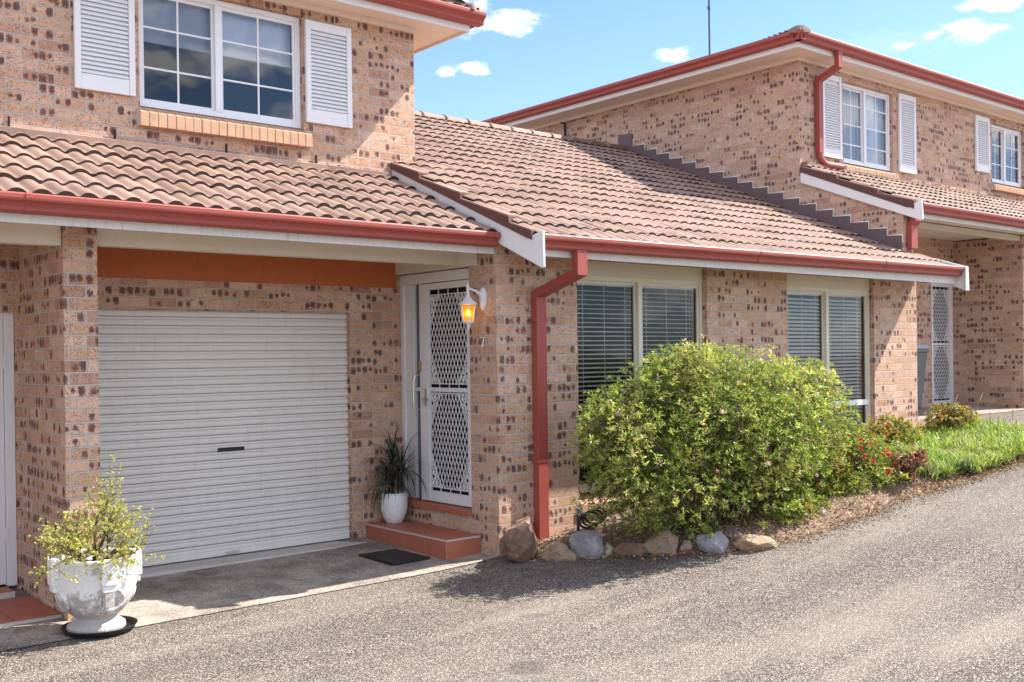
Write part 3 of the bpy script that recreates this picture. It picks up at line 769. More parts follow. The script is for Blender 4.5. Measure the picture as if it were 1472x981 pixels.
# left neighbour's doorway in the same row
F = FY(8.64)
boxpart('door_frame', M['security'], H7, (2.165, 2.237, -1.70, .378, -.06, .03), (1.352, 1.425, -1.70, .378, -.06, .03), (1.427, 2.163, .33, .378, -.06, .029), frame=F, bevel=.003)
s2 = boxpart('screen_door', M['security'], H7, (2.06, 2.162, -1.685, .328, -.03, .016), (1.43, 1.53, -1.685, .328, -.03, .016), (1.532, 2.058, -1.685, -1.56, -.03, .015), (1.532, 2.058, .25, .328, -.03, .015), frame=F, bevel=.003)
mb = MB(F)
for i in range(13): mb.box(1.532, 2.058, -1.50+i*.145, -1.485+i*.145, -.01, .004)
for a in (1.66, 1.80, 1.93, 2.035): mb.box(a-.006, a+.006, -1.56, .25, -.012, .002)
mb.build('grille', M['security'], s2)
boxpart('hinge', M['white'], s2, (2.155, 2.172, -1.35, -1.25, .03, .038), frame=F); boxpart('hinge', M['white'], s2, (2.155, 2.172, -.05, .05, .03, .038), frame=F)
# tiled landing of the left doorway
st = boxpart('step', M['grout'], H7, (-3, 2.268, 7.62, 8.597, -1.95, -1.752), (-3, 2.16, 8.38, 8.5965, -1.9, -1.70))
mb = MB()
x = 2.262
while x > -1:
    for (ya, yb) in ((7.628, 7.93), (7.94, 8.24), (8.25, 8.375)): mb.box(x-.302, x-.004, ya, yb, -1.7515, -1.742)
    x -= .306
mb.box(-3, 2.15, 8.385, 8.58, -1.6995, -1.692)
mb.build('tile', M['terra'], st, bevel=.002)

# upstairs window and shutters
def romans(frame, win, c):
    mb = MB(frame); mb.smooth = True
    for (a0, a1, bb) in ((3.28, 3.93, 2.70), (3.99, 4.70, 2.70)):
        n = 24; i = len(mb.v)
        for k in range(n+1):
            a = a0+(a1-a0)*k/n
            for b in (bb, 3.11): mb.vert(a, b, c-.11+.006*sin(k*1.3))
        for k in range(n): mb.face((i+2*k, i+2*k+2, i+2*k+3, i+2*k+1))
    mb.smooth = False; mb.box(3.28, 4.70, 2.685, 2.70, c-.13, c-.10)
    mb.build('blind', M['curtain'], win, recalc=False)
sash_window(H7, FY(8.6), 3.235, 4.74, 2.115, 3.13, .055, 2, 3, 3.945, curtain=romans)
brick_sill(H7, 3.20, 4.785, 8.6, 1.925, 2.04, 8.6)
shutter(H7, FY(8.6), 2.705, 3.185, 2.165, 3.12)
shutter(H7, FY(8.6), 4.755, 5.235, 2.165, 3.10)
# upper eave
boxpart('soffit', M['soffit'], H7, (-3, 6.41, 8.30, 8.598, 3.250, 3.26), (5.975, 6.41, 8.5985, 15, 3.250, 3.26), (-3, 5.968, 8.555, 8.598, 3.195, 3.249))
boxpart('fascia', M['white'], H7, (-3, 6.432, 8.285, 8.299, 3.225, 3.42), (6.412, 6.4315, 8.2995, 15, 3.225, 3.42))
gutter(H7, 'x', -3, 6.54, 8.284, 3.29, None, 1.05, (5.1,))
gutter(H7, 'y+', 8.30, 15, 6.4325, 3.29, None, 1.05)
tiles(H7, (-3, 8.20, 0), (1, 0, 0), (0, 1, 0), 9.5, 3.0, 3.40, .40, uhi=lambda v: 9.5-v*1.0, name='roof', seed=5)
tiles(H7, (6.50, 15, 0), (0, -1, 0), (-1, 0, 0), 6.8, 3.0, 3.40, .40, uhi=lambda v: 6.8-v*1.0, name='roof', seed=6)
ridge(H7, (6.48, 8.22, 3.45), (3.5, 11.2, 4.64))

# living-room windows
sl_col = lambda a, b, z0, z1, t: venetian(a, b, z0, z1, t)
for (a0, a1, mu, tl) in ((6.68, 8.52, 7.58, .30), (9.90, 11.66, 10.76, .62)):
    F = FY(7.05)
    boxpart('panel', M['cream'], H7, (a0+.002, a1-.002, .76, .883, -.09, -.055), (a0+.002, a1-.002, .748, .765, -.09, -.045), frame=F)
    def bl(frame, win, c, a0=a0, a1=a1, tl=tl):
        venetian(a0+.06, (a0+a1)/2-.03 if False else mu_-.03, -1.27, .71, tl)(frame, win, c)
        venetian(mu_+.03, a1-.07, -1.27, .71, tl*.9)(frame, win, c)
        if tl < .3:
            mb = MB(frame); mb.box(8.10, 8.30, -1.2, .6, c-.20, c-.19); mb.build('curtain', M['curtain'], win)
    mu_ = mu
    wi = sash_window(H7, F, a0+.002, a1-.002, -1.28, .747, .06, 1, 1, mu, blind=bl, bars=False)
    boxpart('transom', M['frame'], wi, (a0+.05, a1-.05, -.65, -.585, -.105, -.058), frame=F)
    boxpart('trim', plain('brown_timber_reveal', (.30, .16, .07), .7) if 'rev' not in M else M['rev'], wi, (a1-.085, a1-.05, -1.23, .70, -.165, -.125), frame=F)
    brick_sill(H7, a0+.003, a1-.003, 7.05, -1.46, -1.375, 7.05, .03, .12)

# big roof over the living room
def ulo(v): return 0.0 if v < 2.15 else .26
def uhi(v): return 7.0 if v < .6 else 6.69
tiles(H7, (5.715, 6.45, 0), (1, 0, 0), (0, 1, 0), 7.0, 5.55, .972, .425, ulo, uhi, name='roof', seed=11, amp=.017, lip=.022)
mb = MB(); mb.poly([(5.98, 12.0, 3.33), (12.39, 12.0, 3.33), (12.39, 17.5, 1.0), (5.98, 17.5, 1.0)]); mb.build('roof', M['tile'], H7, recalc=False)
ridge(H7, (5.98, 12.0, 3.37), (12.38, 12.0, 3.37))
# raked soffit, fascia, gutter
boxpart('fascia', M['fascia'], H7, (5.722, 12.70, 6.535, 6.555, .825, 1.0))
mb = MB(); mb.poly([(5.722, 6.556, .93), (12.70, 6.556, .93), (12.70, 7.049, 1.14), (5.722, 7.049, 1.14)]); mb.build('soffit', M['soffit'], H7, recalc=False)
gutter(H7, 'x', 5.722, 12.66, 6.534, .878, .915, 1.0, (8.6, 10.9))
# barge board with stepped cap tiles
mb = MB(); mb.prism([(8.597, 1.835), (6.60, .975), (6.40, 1.02), (6.395, .72), (6.42, .715), (8.597, 1.70)], 'x', 5.690, 5.712); bb = mb.build('barge_board', M['white'], H7, bevel=.003)
mb = MB(); mb.prism([(8.597, 1.836), (8.597, 1.885), (8.12, 1.725), (8.12, 1.670), (7.49, 1.455), (7.49, 1.400), (6.82, 1.175), (6.81, 1.115), (6.53, 1.025), (6.53, .955)], 'x', 5.676, 5.745); mb.build('cap_tile', M['capdark'], H7)
mb = MB()
for (ya, yb, za, zb) in ((8.597, 8.12, 1.886, 1.726), (8.12, 7.49, 1.671, 1.456), (7.49, 6.82, 1.401, 1.176), (6.81, 6.53, 1.116, 1.026)):
    mb.prism([(ya, za), (yb, zb), (yb, zb+.014), (ya, za+.014)], 'x', 5.676, 5.80)
mb.prism([(8.597, 1.82), (6.53, .95), (6.53, 1.01), (8.597, 1.885)], 'x', 5.714, 5.80); mb.build('cap_tile', M['tile'], H7)
mb = MB(); mb.prism([(7.10, 1.255), (6.395, 1.03), (6.385, .735), (6.41, .73), (6.62, .82), (7.10, 1.02)], 'x', 12.705, 12.73); mb.build('barge_board', M['white'], H7, bevel=.003)
boxpart('barge_end', M['white'], H7, (12.66, 12.705, 6.392, 6.405, .735, 1.03), bevel=.002)
# downpipe at the porch corner
downpipe(H7, [(6.17, 6.475, .885), (6.17, 6.475, .70), (6.17, 7.005, .545), (6.17, 7.005, -1.66)], .115, .072, (1, 0, 0), ((6.10, 6.24, 6.965, 7.047, -.95, -.92), (6.10, 6.24, 6.965, 7.047, .30, .33)))

# ================================================================== house number 8
D = .82
H8 = thing('town_house', 'brick townhouse uphill on the right with dark stepped flashing on its blank side wall', 'house', (16.0, 8.6, -.95))
wall(FY(8.6), 12.403, 24, -1.1, 4.07, .24, [(13.475, 14.815, 2.68, 3.915), (17.985, 19.20, 2.83, 3.90), (15.90, 16.615, -1.1, 1.14)], H8)
wall(FX(12.40), -16, -7.08, -1.3, 1.83, .24, [], H8)
wall(FX(12.4005), -16, -8.603, 1.832, 4.07, .24, [], H8)
# gable triangle of the garage roof on the side wall
mb = MB(); mb.prism([(7.08, 1.831), (8.603, 1.831), (8.603, 2.45), (7.08, 1.86)], 'x', 12.400, 12.64); mb.build('wall', M['brick'], H8)
boxpart('wall', M['brick'], H8, (16.65, 16.88, 7.50, 8.598, -1.2, 1.77))
boxpart('beam', M['cream'], H8, (12.645, 16.648, 7.53, 7.63, .87+D, .9515+D))
lower_eave(H8, .835, 12.645, 24, 24, (16.0,))
tiles(H8, (12.42, 6.955, 0), (1, 0, 0), (0, 1, 0), 11.6, 1.645, 1.033+.835, .43, name='roof', seed=21)
mb = MB(); mb.prism([(8.50, 2.61), (8.597, 2.635), (8.597, 2.53), (8.50, 2.53)], 'x', 12.45, 24); mb.build('flashing', M['tile'], H8)
mb = MB(); mb.prism([(8.565, 2.475), (6.98, 1.80), (6.80, 1.90), (6.79, 1.635), (6.82, 1.63), (8.565, 2.33)], 'x', 12.365, 12.395); mb.build('barge_board', M['white'], H8, bevel=.003)
mb = MB(); mb.prism([(8.565, 2.476), (8.565, 2.545), (8.0, 2.35), (8.0, 2.30), (7.4, 2.085), (7.4, 2.03), (6.90, 1.88), (6.90, 1.78)], 'x', 12.355, 12.50); mb.build('cap_tile', M['capdark'], H8)
mb = MB()
for (ya, yb, za, zb) in ((8.565, 8.0, 2.546, 2.351), (8.0, 7.4, 2.301, 2.086), (7.4, 6.90, 2.031, 1.881)):
    mb.prism([(ya, za), (yb, zb), (yb, zb+.014), (ya, za+.014)], 'x', 12.355, 12.54)
mb.prism([(8.565, 2.46), (6.90, 1.78), (6.90, 1.86), (8.565, 2.55)], 'x', 12.397, 12.56); mb.build('cap_tile', M['tile'], H8)
# stepped flashing down the side wall
mb = MB(); Yt, Zt = 11.75, 3.43; k = 0
mb.prism([(12.05, 3.38), (12.05, 3.58), (11.75, 3.555), (11.75, 3.27)], 'x', 12.385, 12.3985)
while Yt > 7.12:
    yb = max(7.085, Yt-.262); zr = 1.0+.42*(Yt-6.45)
    mb.prism([(Yt, zr-.05), (Yt, zr+.125), (yb, zr+.110), (yb, zr-.16)], 'x', 12.382+.002*(k % 2), 12.3985)
    Yt -= .262; k += 1
mb.build('flashing', M['lead'], H8)
mb = MB(); Yt = 11.75
while Yt > 7.12:
    yb = max(7.085, Yt-.262); zr = 1.0+.42*(Yt-6.45)
    mb.box(12.392, 12.3993, yb, Yt, zr+.110, zr+.128); mb.box(12.392, 12.3991, yb-.010, yb, zr+.02, zr+.125)
    Yt -= .262
mb.build('mortar_line', M['white'], H8)
boxpart('vent_pipe', M['black'], H8, (12.36, 12.385, 13.30, 13.325, 3.2, 3.98), (12.28, 12.385, 13.30, 13.325, 3.98, 4.0))
# windows, shutters
def sheer(a0, a1, b0, b1):
    def go(frame, win, c):
        mb = MB(frame); mb.smooth = True; n = 40; i = len(mb.v)
        for k in range(n+1):
            a = a0+(a1-a0)*k/n
            for b in (b0, b1): mb.vert(a, b, c-.14+.014*sin(k*1.1))
        for k in range(n): mb.face((i+2*k, i+2*k+2, i+2*k+3, i+2*k+1))
        mb.build('curtain', M['curtain'], win, recalc=False)
    return go
sash_window(H8, FY(8.6), 13.48, 14.81, 2.75, 3.91, .05, 2, 4, 14.12, curtain=sheer(13.5, 14.8, 2.78, 3.9))
sash_window(H8, FY(8.6), 17.99, 19.195, 2.90, 3.895, .05, 2, 3, 18.56, blind=lambda f, w_, c: (venetian(18.05, 19.15, 2.93, 3.88, .5, .085)(f, w_, c)))
brick_sill(H8, 13.42, 14.83, 8.6, 2.58, 2.67, 8.6)
brick_sill(H8, 17.93, 19.22, 8.6, 2.735, 2.82, 8.6)
for (a0, a1, b0, b1) in ((12.92, 13.39, 2.76, 3.94), (14.95, 15.43, 2.75, 3.95), (17.37, 17.85, 3.01, 3.945), (19.33, 19.8, 3.0, 3.94)): shutter(H8, FY(8.6), a0, a1, b0, b1)
# upper eave
boxpart('soffit', M['soffit'], H8, (11.965, 24, 8.30, 8.598, 4.075, 4.085), (11.965, 12.396, 8.5985, 16, 4.075, 4.085), (12.36, 24, 8.555, 8.598, 4.02, 4.074), (12.36, 12.398, 8.599, 16, 4.02, 4.074))
boxpart('fascia', M['white'], H8, (11.945, 24, 8.285, 8.299, 4.06, 4.24), (11.945, 11.9645, 8.2995, 16, 4.06, 4.24))
gutter(H8, 'x', 11.81, 24, 8.284, 4.125, None, 1.05, (18.2,))
gutter(H8, 'y-', 8.17, 16, 11.9445, 4.125, None, 1.05, (14.6,))
tiles(H8, (11.86, 8.20, 0), (1, 0, 0), (0, 1, 0), 12, 3.5, 4.19, .33, ulo=lambda v: v, name='roof', seed=31)
tiles(H8, (11.86, 8.20, 0), (0, 1, 0), (1, 0, 0), 7.8, 3.5, 4.19, .33, ulo=lambda v: v, name='roof', seed=32)
ridge(H8, (11.84, 8.18, 4.26), (15.3, 11.64, 5.33))
# downpipe with an elbow that empties on the low roof
mb = MB(); sidev = (1, 0, 0)
mb.tube([(12.80, 8.23, 4.13), (12.80, 8.23, 3.93), (12.80, 8.545, 3.80), (12.80, 8.545, 2.78)], 0, flat=(.10, .07, sidev))
pp = [(12.80, 8.545, 2.80)]+[(12.80+.15*(1-cos(t)), 8.545-.02*t, 2.76-.13*sin(t)) for t in fr(0, pi/2, 7)]+[(13.28, 8.50, 2.63)]
mb.tube(pp, .045, 12)
mb.build('downpipe', M['red'], H8, bevel=.003)
downpipe(H8, [(12.56, 6.985, 1.79), (12.56, 6.985, 1.66), (12.56, 7.04, 1.60), (12.56, 7.04, 1.30)], .15, .07, (1, 0, 0))
# entry door of number 8
F = FY(8.6)
boxpart('door_frame', M['security'], H8, (15.902, 15.935, -.88, 1.138, -.09, -.02), (16.565, 16.613, -.88, 1.138, -.09, -.02), (15.936, 16.564, 1.09, 1.138, -.09, -.021), frame=F)
scroll_screen(H8, FY(8.655), 15.937, 16.563, -.86, 1.085, .10, .05)
boxpart('step', M['conc'], H8, (15.86, 16.645, 8.30, 8.84, -1.2, -.885))
digit(H8, F, [[(15.735+.028*cos(t), 1.01+.03*sin(t), .008) for t in fr(0, 2*pi, 13)], [(15.735+.034*cos(t), .94+.037*sin(t), .008) for t in fr(0, 2*pi, 13)]], .006)
# antenna
an = MB(); an.tube([(14.66, 12.0, 5.2), (14.66, 12.0, 7.6)], .018, 8); an.tube([(14.66, 12, 6.08), (14.60, 11.96, 6.08)], .03, 6)
an.tube([(14.4, 12.0, 7.5), (14.95, 12.0, 7.5)], .012, 6)
for q in range(5): an.tube([(14.42+q*.12, 11.7, 7.5), (14.42+q*.12, 12.3, 7.5)], .006, 5)
tag(an.build('antenna', M['darkgrey']), 'thin grey aerial mast rising above the roof of the uphill townhouse', 'antenna')
# ================================================================== porch objects
# wall lantern
LT = thing('wall_lantern', 'white carriage lantern glowing amber on the brick corner beside the porch door', 'lantern', (5.56, 7.24, .21))
LX, LY = 5.565, 7.245
mb = MB(); mb.smooth = True
mb.lathe([(.006, .425), (.012, .42), (.010, .405), (.016, .395), (.010, .38), (.012, .33), (.018, .31), (.030, .295), (.050, .275), (.085, .245), (.088, .240), (.0, .238)], 18, (LX, LY, .21), cap=False)
mb.smooth = False
for k in range(6):
    a = 2*pi*k/6; p0 = (LX+.070*cos(a), LY+.070*sin(a), .21+.238); p1 = (LX+.046*cos(a), LY+.046*sin(a), .21+.095); mb.tube([p0, p1], .006, 4)
mb.smooth = True
mb.lathe([(.0, .095), (.052, .095), (.052, .086), (.030, .075), (.014, .068), (.018, .055), (.010, .04), (.007, .015), (.0, .012)], 18, (LX, LY, .21), cap=False)
mb.build('lantern_body', M['chippedwhite'], LT, recalc=True)
mb = MB(); mb.lathe([(.062, .234), (.040, .098)], 6, (LX, LY, .21), cap=False); gl = mb.build('lantern_glass', M['amber'], LT, recalc=False)
mb = MB(); mb.smooth = True; mb.lathe([(.0, .14), (.014, .145), (.02, .165), (.014, .19), (.0, .2)], 12, (LX, LY, .21), cap=False); mb.build('bulb', M['bulb'], LT)
mb = MB(); mb.smooth = True
mb.tube([(LX, LY, .585), (LX+.03, LY, .587), (LX+.07, LY-.003, .575), (LX+.12, LY-.01, .55), (5.70, LY-.02, .53)], [.007, .009, .012, .018, .024], 10)
mb.build('arm', M['chippedwhite'], LT)
mb = MB(); mb.smooth = True
n = 16; rings = [(.0, 0), (.6, .004), (1, .012), (1, .0)]
pr = [(-.002, 1.0), (-.020, 1.0), (-.034, .72), (-.040, .3), (-.041, .02)]
i0 = len(mb.v)
for (dx, s) in pr:
    for k in range(n):
        a = 2*pi*k/n; yy = cos(a)*.045*s; zz = sin(a)*.095*s; zz += (-.02 if sin(a) < 0 else 0)*s; yy *= (1-.35*max(0, -sin(a)))
        mb.v.append((5.72+dx, LY-.025+yy, .51+zz))
for r in range(len(pr)-1):
    for k in range(n): mb.face((i0+r*n+k, i0+r*n+(k+1) % n, i0+(r+1)*n+(k+1) % n, i0+(r+1)*n+k))
mb.face([i0+(len(pr)-1)*n+k for k in range(n)])
mb.build('back_plate', M['chippedwhite'], LT)

# door mat
mb = MB()
c = Vector((5.07, 7.71)); mb.box(4.88, 5.27, 7.44, 7.985, gz(5.07, 7.7)+.008, gz(5.07, 7.7)+.024)
mb.box(4.90, 5.25, 7.46, 7.965, gz(5.07, 7.7)+.024, gz(5.07, 7.7)+.027)
tag(mb.build('door_mat', M['black'], bevel=.003), 'small black rubber mat on the pavement before the tiled step', 'doormat')

# white egg-shaped pot on the step
mb = MB(); mb.smooth = True; EP = (5.535, 8.40, -1.566)
mb.lathe([(.0, .002), (.070, .0), (.078, .004), (.105, .06), (.125, .13), (.131, .19), (.127, .25), (.118, .285), (.110, .288), (.108, .27), (.112, .24), (.0, .235)], 40, EP, cap=False)
mb.k = 1; mb.smooth = False; rnd = random.Random(8)
for k in range(60):
    a = rnd.uniform(pi*.9, pi*1.9); z = rnd.uniform(.05, .24); r = .105+(.026*min(1, (z-.06)/.1)) if z > .06 else .1
    r = {0: .1}.get(0) if False else (.105+(z-.06)*(.02/.07) if z < .13 else (.125+(z-.13)*.1 if z < .19 else .131-(z-.19)*.067))
    q = Vector((EP[0]+(r+.0008)*cos(a), EP[1]+(r+.0008)*sin(a), EP[2]+z)); t1 = Vector((-sin(a), cos(a), 0)); s = rnd.uniform(.0015, .0038)
    mb.poly([tuple(q+t1*s), tuple(q+Z3*s), tuple(q-t1*s), tuple(q-Z3*s)])
ep = mb.build('flower_pot', [M['pot'], M['lip']], None)
tag(ep, 'white speckled egg-shaped pot standing on the red tiled step', 'plant pot')

def strap(mb, base, az_, el_, L, wd, droop, col, segs=8, fold=.25):
    """long arching leaf"""
    p = Vector(base); d = Vector((cos(az_)*cos(el_), sin(az_)*cos(el_), sin(el_))); side = d.cross(Z3)
    if side.length < .05: side = Vector((-sin(az_), cos(az_), 0))
    side.normalize(); i = len(mb.v); st_ = L/segs
    for k in range(segs+1):
        t = k/segs; w_ = wd*min(1, t*6+.25)*(1-t**2.2)*.5+.0006
        nrm = side.cross(d).normalized()
        mb.v.append(tuple(p-side*w_+nrm*w_*fold)); mb.v.append(tuple(p)); mb.v.append(tuple(p+side*w_+nrm*w_*fold))
        p = p+d*st_; d = (d+Vector((0, 0, -droop*st_*(1+t*1.5)))).normalized()
    mb.col = col
    for k in range(segs):
        a = i+k*3; mb.face((a, a+1, a+4, a+3)); mb.face((a+1, a+2, a+5, a+4))

DP = thing('dragon_plant', 'dark strap-leaved dragon plant growing from the white egg-shaped pot', 'plant', (EP[0], EP[1], EP[2]+.23))
mb = MB(); mb.smooth = True; rnd = random.Random(4)
heads = [((.01, .02), .36, .44), ((-.035, -.01), .20, .38), ((.03, -.03), .28, .42), ((.0, .03), .12, .30)]
stem = MB(); stem.smooth = True
for ((hx, hy), hz, L) in heads:
    top = Vector((EP[0]+hx*1.6, EP[1]+hy*1.6, EP[2]+.23+hz)); stem.tube([(EP[0]+hx*.7, EP[1]+hy*.7, EP[2]+.225), tuple((Vector((EP[0]+hx, EP[1]+hy, EP[2]+.24))+top)/2), tuple(top)], [.010, .009, .007], 8)
    for k in range(34):
        t = k/34; g = rnd.uniform(.7, 1.2)
        strap(mb, top-Z3*.07*(1-t), rnd.uniform(0, 2*pi), rnd.uniform(-.1, .5)+t*1.0, L*rnd.uniform(.75, 1.25), .017, rnd.uniform(3.0, 7.5)*(1.25-t), (.030*g, .052*g, .028*g) if rnd.random() < .8 else (.10, .09, .05))
stem.build('stem', M['bark'], DP); mb.build('foliage', M['waxy'], DP, recalc=False)

# ------------------------------------------------------------------ big white urn by the pillar
UC = Vector((2.345, 7.15, gz(2.345, 7.15)+.004))
sau = MB(); sau.smooth = True; sau.lathe([(.0, .0), (.215, .0), (.232, .035), (.238, .037), (.240, .032), (.222, -.001+.001), (.21, .006), (.0, .006)][:0] or [(.0, .001), (.205, .001), (.222, .008), (.236, .040), (.241, .040), (.238, .034), (.212, .0075), (.0, .0075)], 48, (UC.x+.02, UC.y, UC.z), cap=False)
tag(sau.build('saucer', M['black']), 'round black plastic saucer under the big white urn', 'saucer')
UR = thing('urn_planter', 'large chipped white urn with key-pattern rim standing on a black saucer', 'planter', tuple(UC+Z3*.008))
mb = MB(); mb.smooth = True
mb.lathe([(.0, 0), (.172, 0), (.186, .018), (.182, .045), (.158, .062), (.135, .078), (.130, .092), (.150, .112), (.190, .148), (.222, .195), (.243, .25), (.255, .30), (.259, .34), (.262, .345), (.262, .47), (.268, .475), (.270, .495), (.245, .498), (.238, .47), (.235, .40), (.0, .395)], 56, tuple(UC+Z3*.008), cap=False)
body = mb.build('bowl', M['lime'], UR)
va = atan2(-UC.y, -UC.x)+.30          # direction the front of the urn faces
mb = MB()
for k in range(4):
    a = va+k*pi/2; A_ = Vector((-sin(a), cos(a), 0)); C_ = Vector((cos(a), sin(a), 0)); O_ = UC+Z3*.008; mb.fr = (O_, A_, Z3, C_)
    mb.box(-.052, .052, .335, .50, .235, .292); mb.box(-.044, .044, .29, .334, .225, .282)
    if k == 0: mb.box(-.030, .030, .19, .289, .20, .278)
    # greek key between the pilasters
    for s in (-1, 1):
        for q in range(2):
            ang = a+s*(.34+q*.30)
            A2 = Vector((-sin(ang), cos(ang), 0)); C2 = Vector((cos(ang), sin(ang), 0)); mb.fr = (O_, A2, Z3, C2)
            for bx in ((-.036, .036, .448, .458, .255, .269), (-.036, -.026, .38, .447, .255, .2685), (-.025, .020, .38, .390, .255, .2688), (.010, .020, .391, .425, .255, .2684), (-.008, .0095, .415, .425, .255, .2682)): mb.box(*bx)
mb.fr = None
mb.build('pilaster', M['lime'], UR, bevel=.006)
for k in range(4):
    mb = MB(); mb.smooth = True
    a = va+k*pi/2; A_ = Vector((-sin(a), cos(a), 0)); C_ = Vector((cos(a), sin(a), 0)); O_ = UC+Z3*.008; mb.fr = (O_, A_, Z3, C_)
    def rb(b):
        pf = [(.130, .092), (.150, .112), (.190, .148), (.222, .195), (.243, .25), (.255, .30), (.259, .34), (.262, .40)]
        for (r1, z1), (r2, z2) in zip(pf[:-1], pf[1:]):
            if b <= z2: return r1+(r2-r1)*(b-z1)/(z2-z1)
        return .262
    pts = []
    for t in fr(-1.15*pi, .35*pi, 22):
        a_, b_ = .028+.078*cos(t), .232+.066*sin(t); pts.append((a_, b_, sqrt(rb(b_)**2-a_*a_)+.004))
    mb.tube(pts, [.005+.014*sin(pi*j/21) for j in range(22)], 8)
    mb.fr = None
    mb.build('crescent', M['lime'], UR)
mb = MB(); mb.lathe([(.0, .43), (.237, .425)], 30, tuple(UC+Z3*.008), cap=False); mb.build('potting_soil', M['soil'], UR, recalc=False)

def leafquad(mb, p, d, L, W_, col, bend=.15, rnd=random):
    """small pointed leaf: 2 quads folded along the midrib"""
    d = d.normalized(); s = d.cross(Vector((rnd.uniform(-1, 1), rnd.uniform(-1, 1), rnd.uniform(-.2, 1.2))))
    if s.length < .01: s = d.orthogonal()
    s.normalize(); nn = s.cross(d); m1 = p+d*L*.5+nn*L*bend*.4; tip = p+d*L-nn*L*bend
    i = len(mb.v)
    mb.v += [tuple(p), tuple(m1+s*W_/2+nn*W_*.12), tuple(tip), tuple(m1-s*W_/2+nn*W_*.12), tuple(m1)]
    mb.col = col; mb.face((i, i+1, i+2, i+4)); mb.face((i, i+4, i+2, i+3))

JD = thing('jade_plant', 'sparse branching succulent with tiny yellow-green leaves growing in the white urn', 'plant', tuple(UC+Z3*.44))
br = MB(); br.smooth = True; lf = MB(); rnd = random.Random(21)
def grow(p, d, L, r, lev):
    pts = [p]; rs = [r]; q = p.copy(); dd = d.copy(); n = 4
    for k in range(n):
        dd = (dd+Vector((rnd.gauss(0, .22), rnd.gauss(0, .22), rnd.gauss(.02, .16)))).normalized(); q = q+dd*L/n; pts.append(q.copy()); rs.append(r*(1-.5*(k+1)/n))
    br.tube([tuple(x) for x in pts], rs, 5)
    if lev >= 2:
        for k in range(1, n+1):
            for _ in range(3 if lev > 2 else 2):
                if rnd.random() < .20+.3*(k == n):
                    for _ in range(3):
                        g = rnd.uniform(.75, 1.25); dl = (dd*.4+Vector((rnd.gauss(0, 1), rnd.gauss(0, 1), rnd.gauss(.3, 1)))).normalized()
                        leafquad(lf, pts[k], dl, rnd.uniform(.012, .022), .013, (.46*g, .47*g, .13) if rnd.random() < .6 else (.60*g, .55*g, .22), .05, rnd)
    if lev < 4:
        for k in (2, 3, 4, 4) if lev < 3 else (2, 4, 4):
            nd = (dd+Vector((rnd.gauss(0, .75), rnd.gauss(0, .75), rnd.gauss(.05, .55)))).normalized()
            grow(pts[k], nd, L*rnd.uniform(.55, .8), rs[k]*.75, lev+1)
for k in range(9):
    a = 2*pi*k/9+rnd.uniform(-.2, .2); e = rnd.choice((.25, .45, .7, 1.1)); 
    grow(UC+Vector((cos(a)*.06, sin(a)*.06, .43)), Vector((cos(a)*cos(e), sin(a)*cos(e), sin(e))), rnd.uniform(.17, .23), .011, 1)
grow(UC+Vector((0, 0, .43)), Vector((.05, .05, 1)), .27, .013, 1); grow(UC+Vector((-.02, 0, .43)), Vector((-.1, .1, 1)), .27, .012, 1)
br.tube([tuple(UC+Vector((.02, -.02, .42))), tuple(UC+Vector((.09, -.09, .52))), tuple(UC+Vector((.17, -.13, .60)))], [.02, .017, .013], 8)
br.build('branch', M['bark'], JD); lf.build('foliage', M['leaf'], JD, recalc=False)

# ------------------------------------------------------------------ wheelie bin behind the corner
WB = thing('wheelie_bin', 'dark grey wheelie bin partly hidden behind the sunlit brick corner uphill', 'bin', (14.29, 8.22, gz(14.29, 8.22)))
bz = gz(14.29, 8.22)
mb = MB(); i = len(mb.v)
for (z, a, b) in ((.06, .20, .22), (.10, .215, .24), (.88, .27, .31), (.90, .29, .33), (.94, .29, .33)):
    for (sx_, sy_) in ((-1, -1), (1, -1), (1, 1), (-1, 1)): mb.v.append((14.27+sx_*a, 8.24+sy_*b, bz+z))
for k in range(4):
    for j in range(4): mb.face((i+k*4+j, i+k*4+(j+1) % 4, i+k*4+4+(j+1) % 4, i+k*4+4+j))
mb.face((i, i+3, i+2, i+1)); mb.face((i+16, i+17, i+18, i+19)); mb.build('body', M['darkgrey'], WB, bevel=.015)
mb = MB(); mb.prism([(-.31, .945), (-.31, .965), (-.2, 1.0), (.2, 1.0), (.31, .965), (.31, .945)], 'y', 7.90, 8.60-.03)
mb.v = [(14.27+v[0], v[1], bz+v[2]) for v in mb.v]; mb.build('lid', plain('faded_grey_lid', (.30, .31, .31), .6), WB, bevel=.01)
for s in (-1, 1):
    mb = MB(); mb.tube([(14.27+s*.20, 8.46, bz+.10), (14.27+s*.26, 8.46, bz+.10)], .10, 16); mb.build('wheel', M['black'], WB)

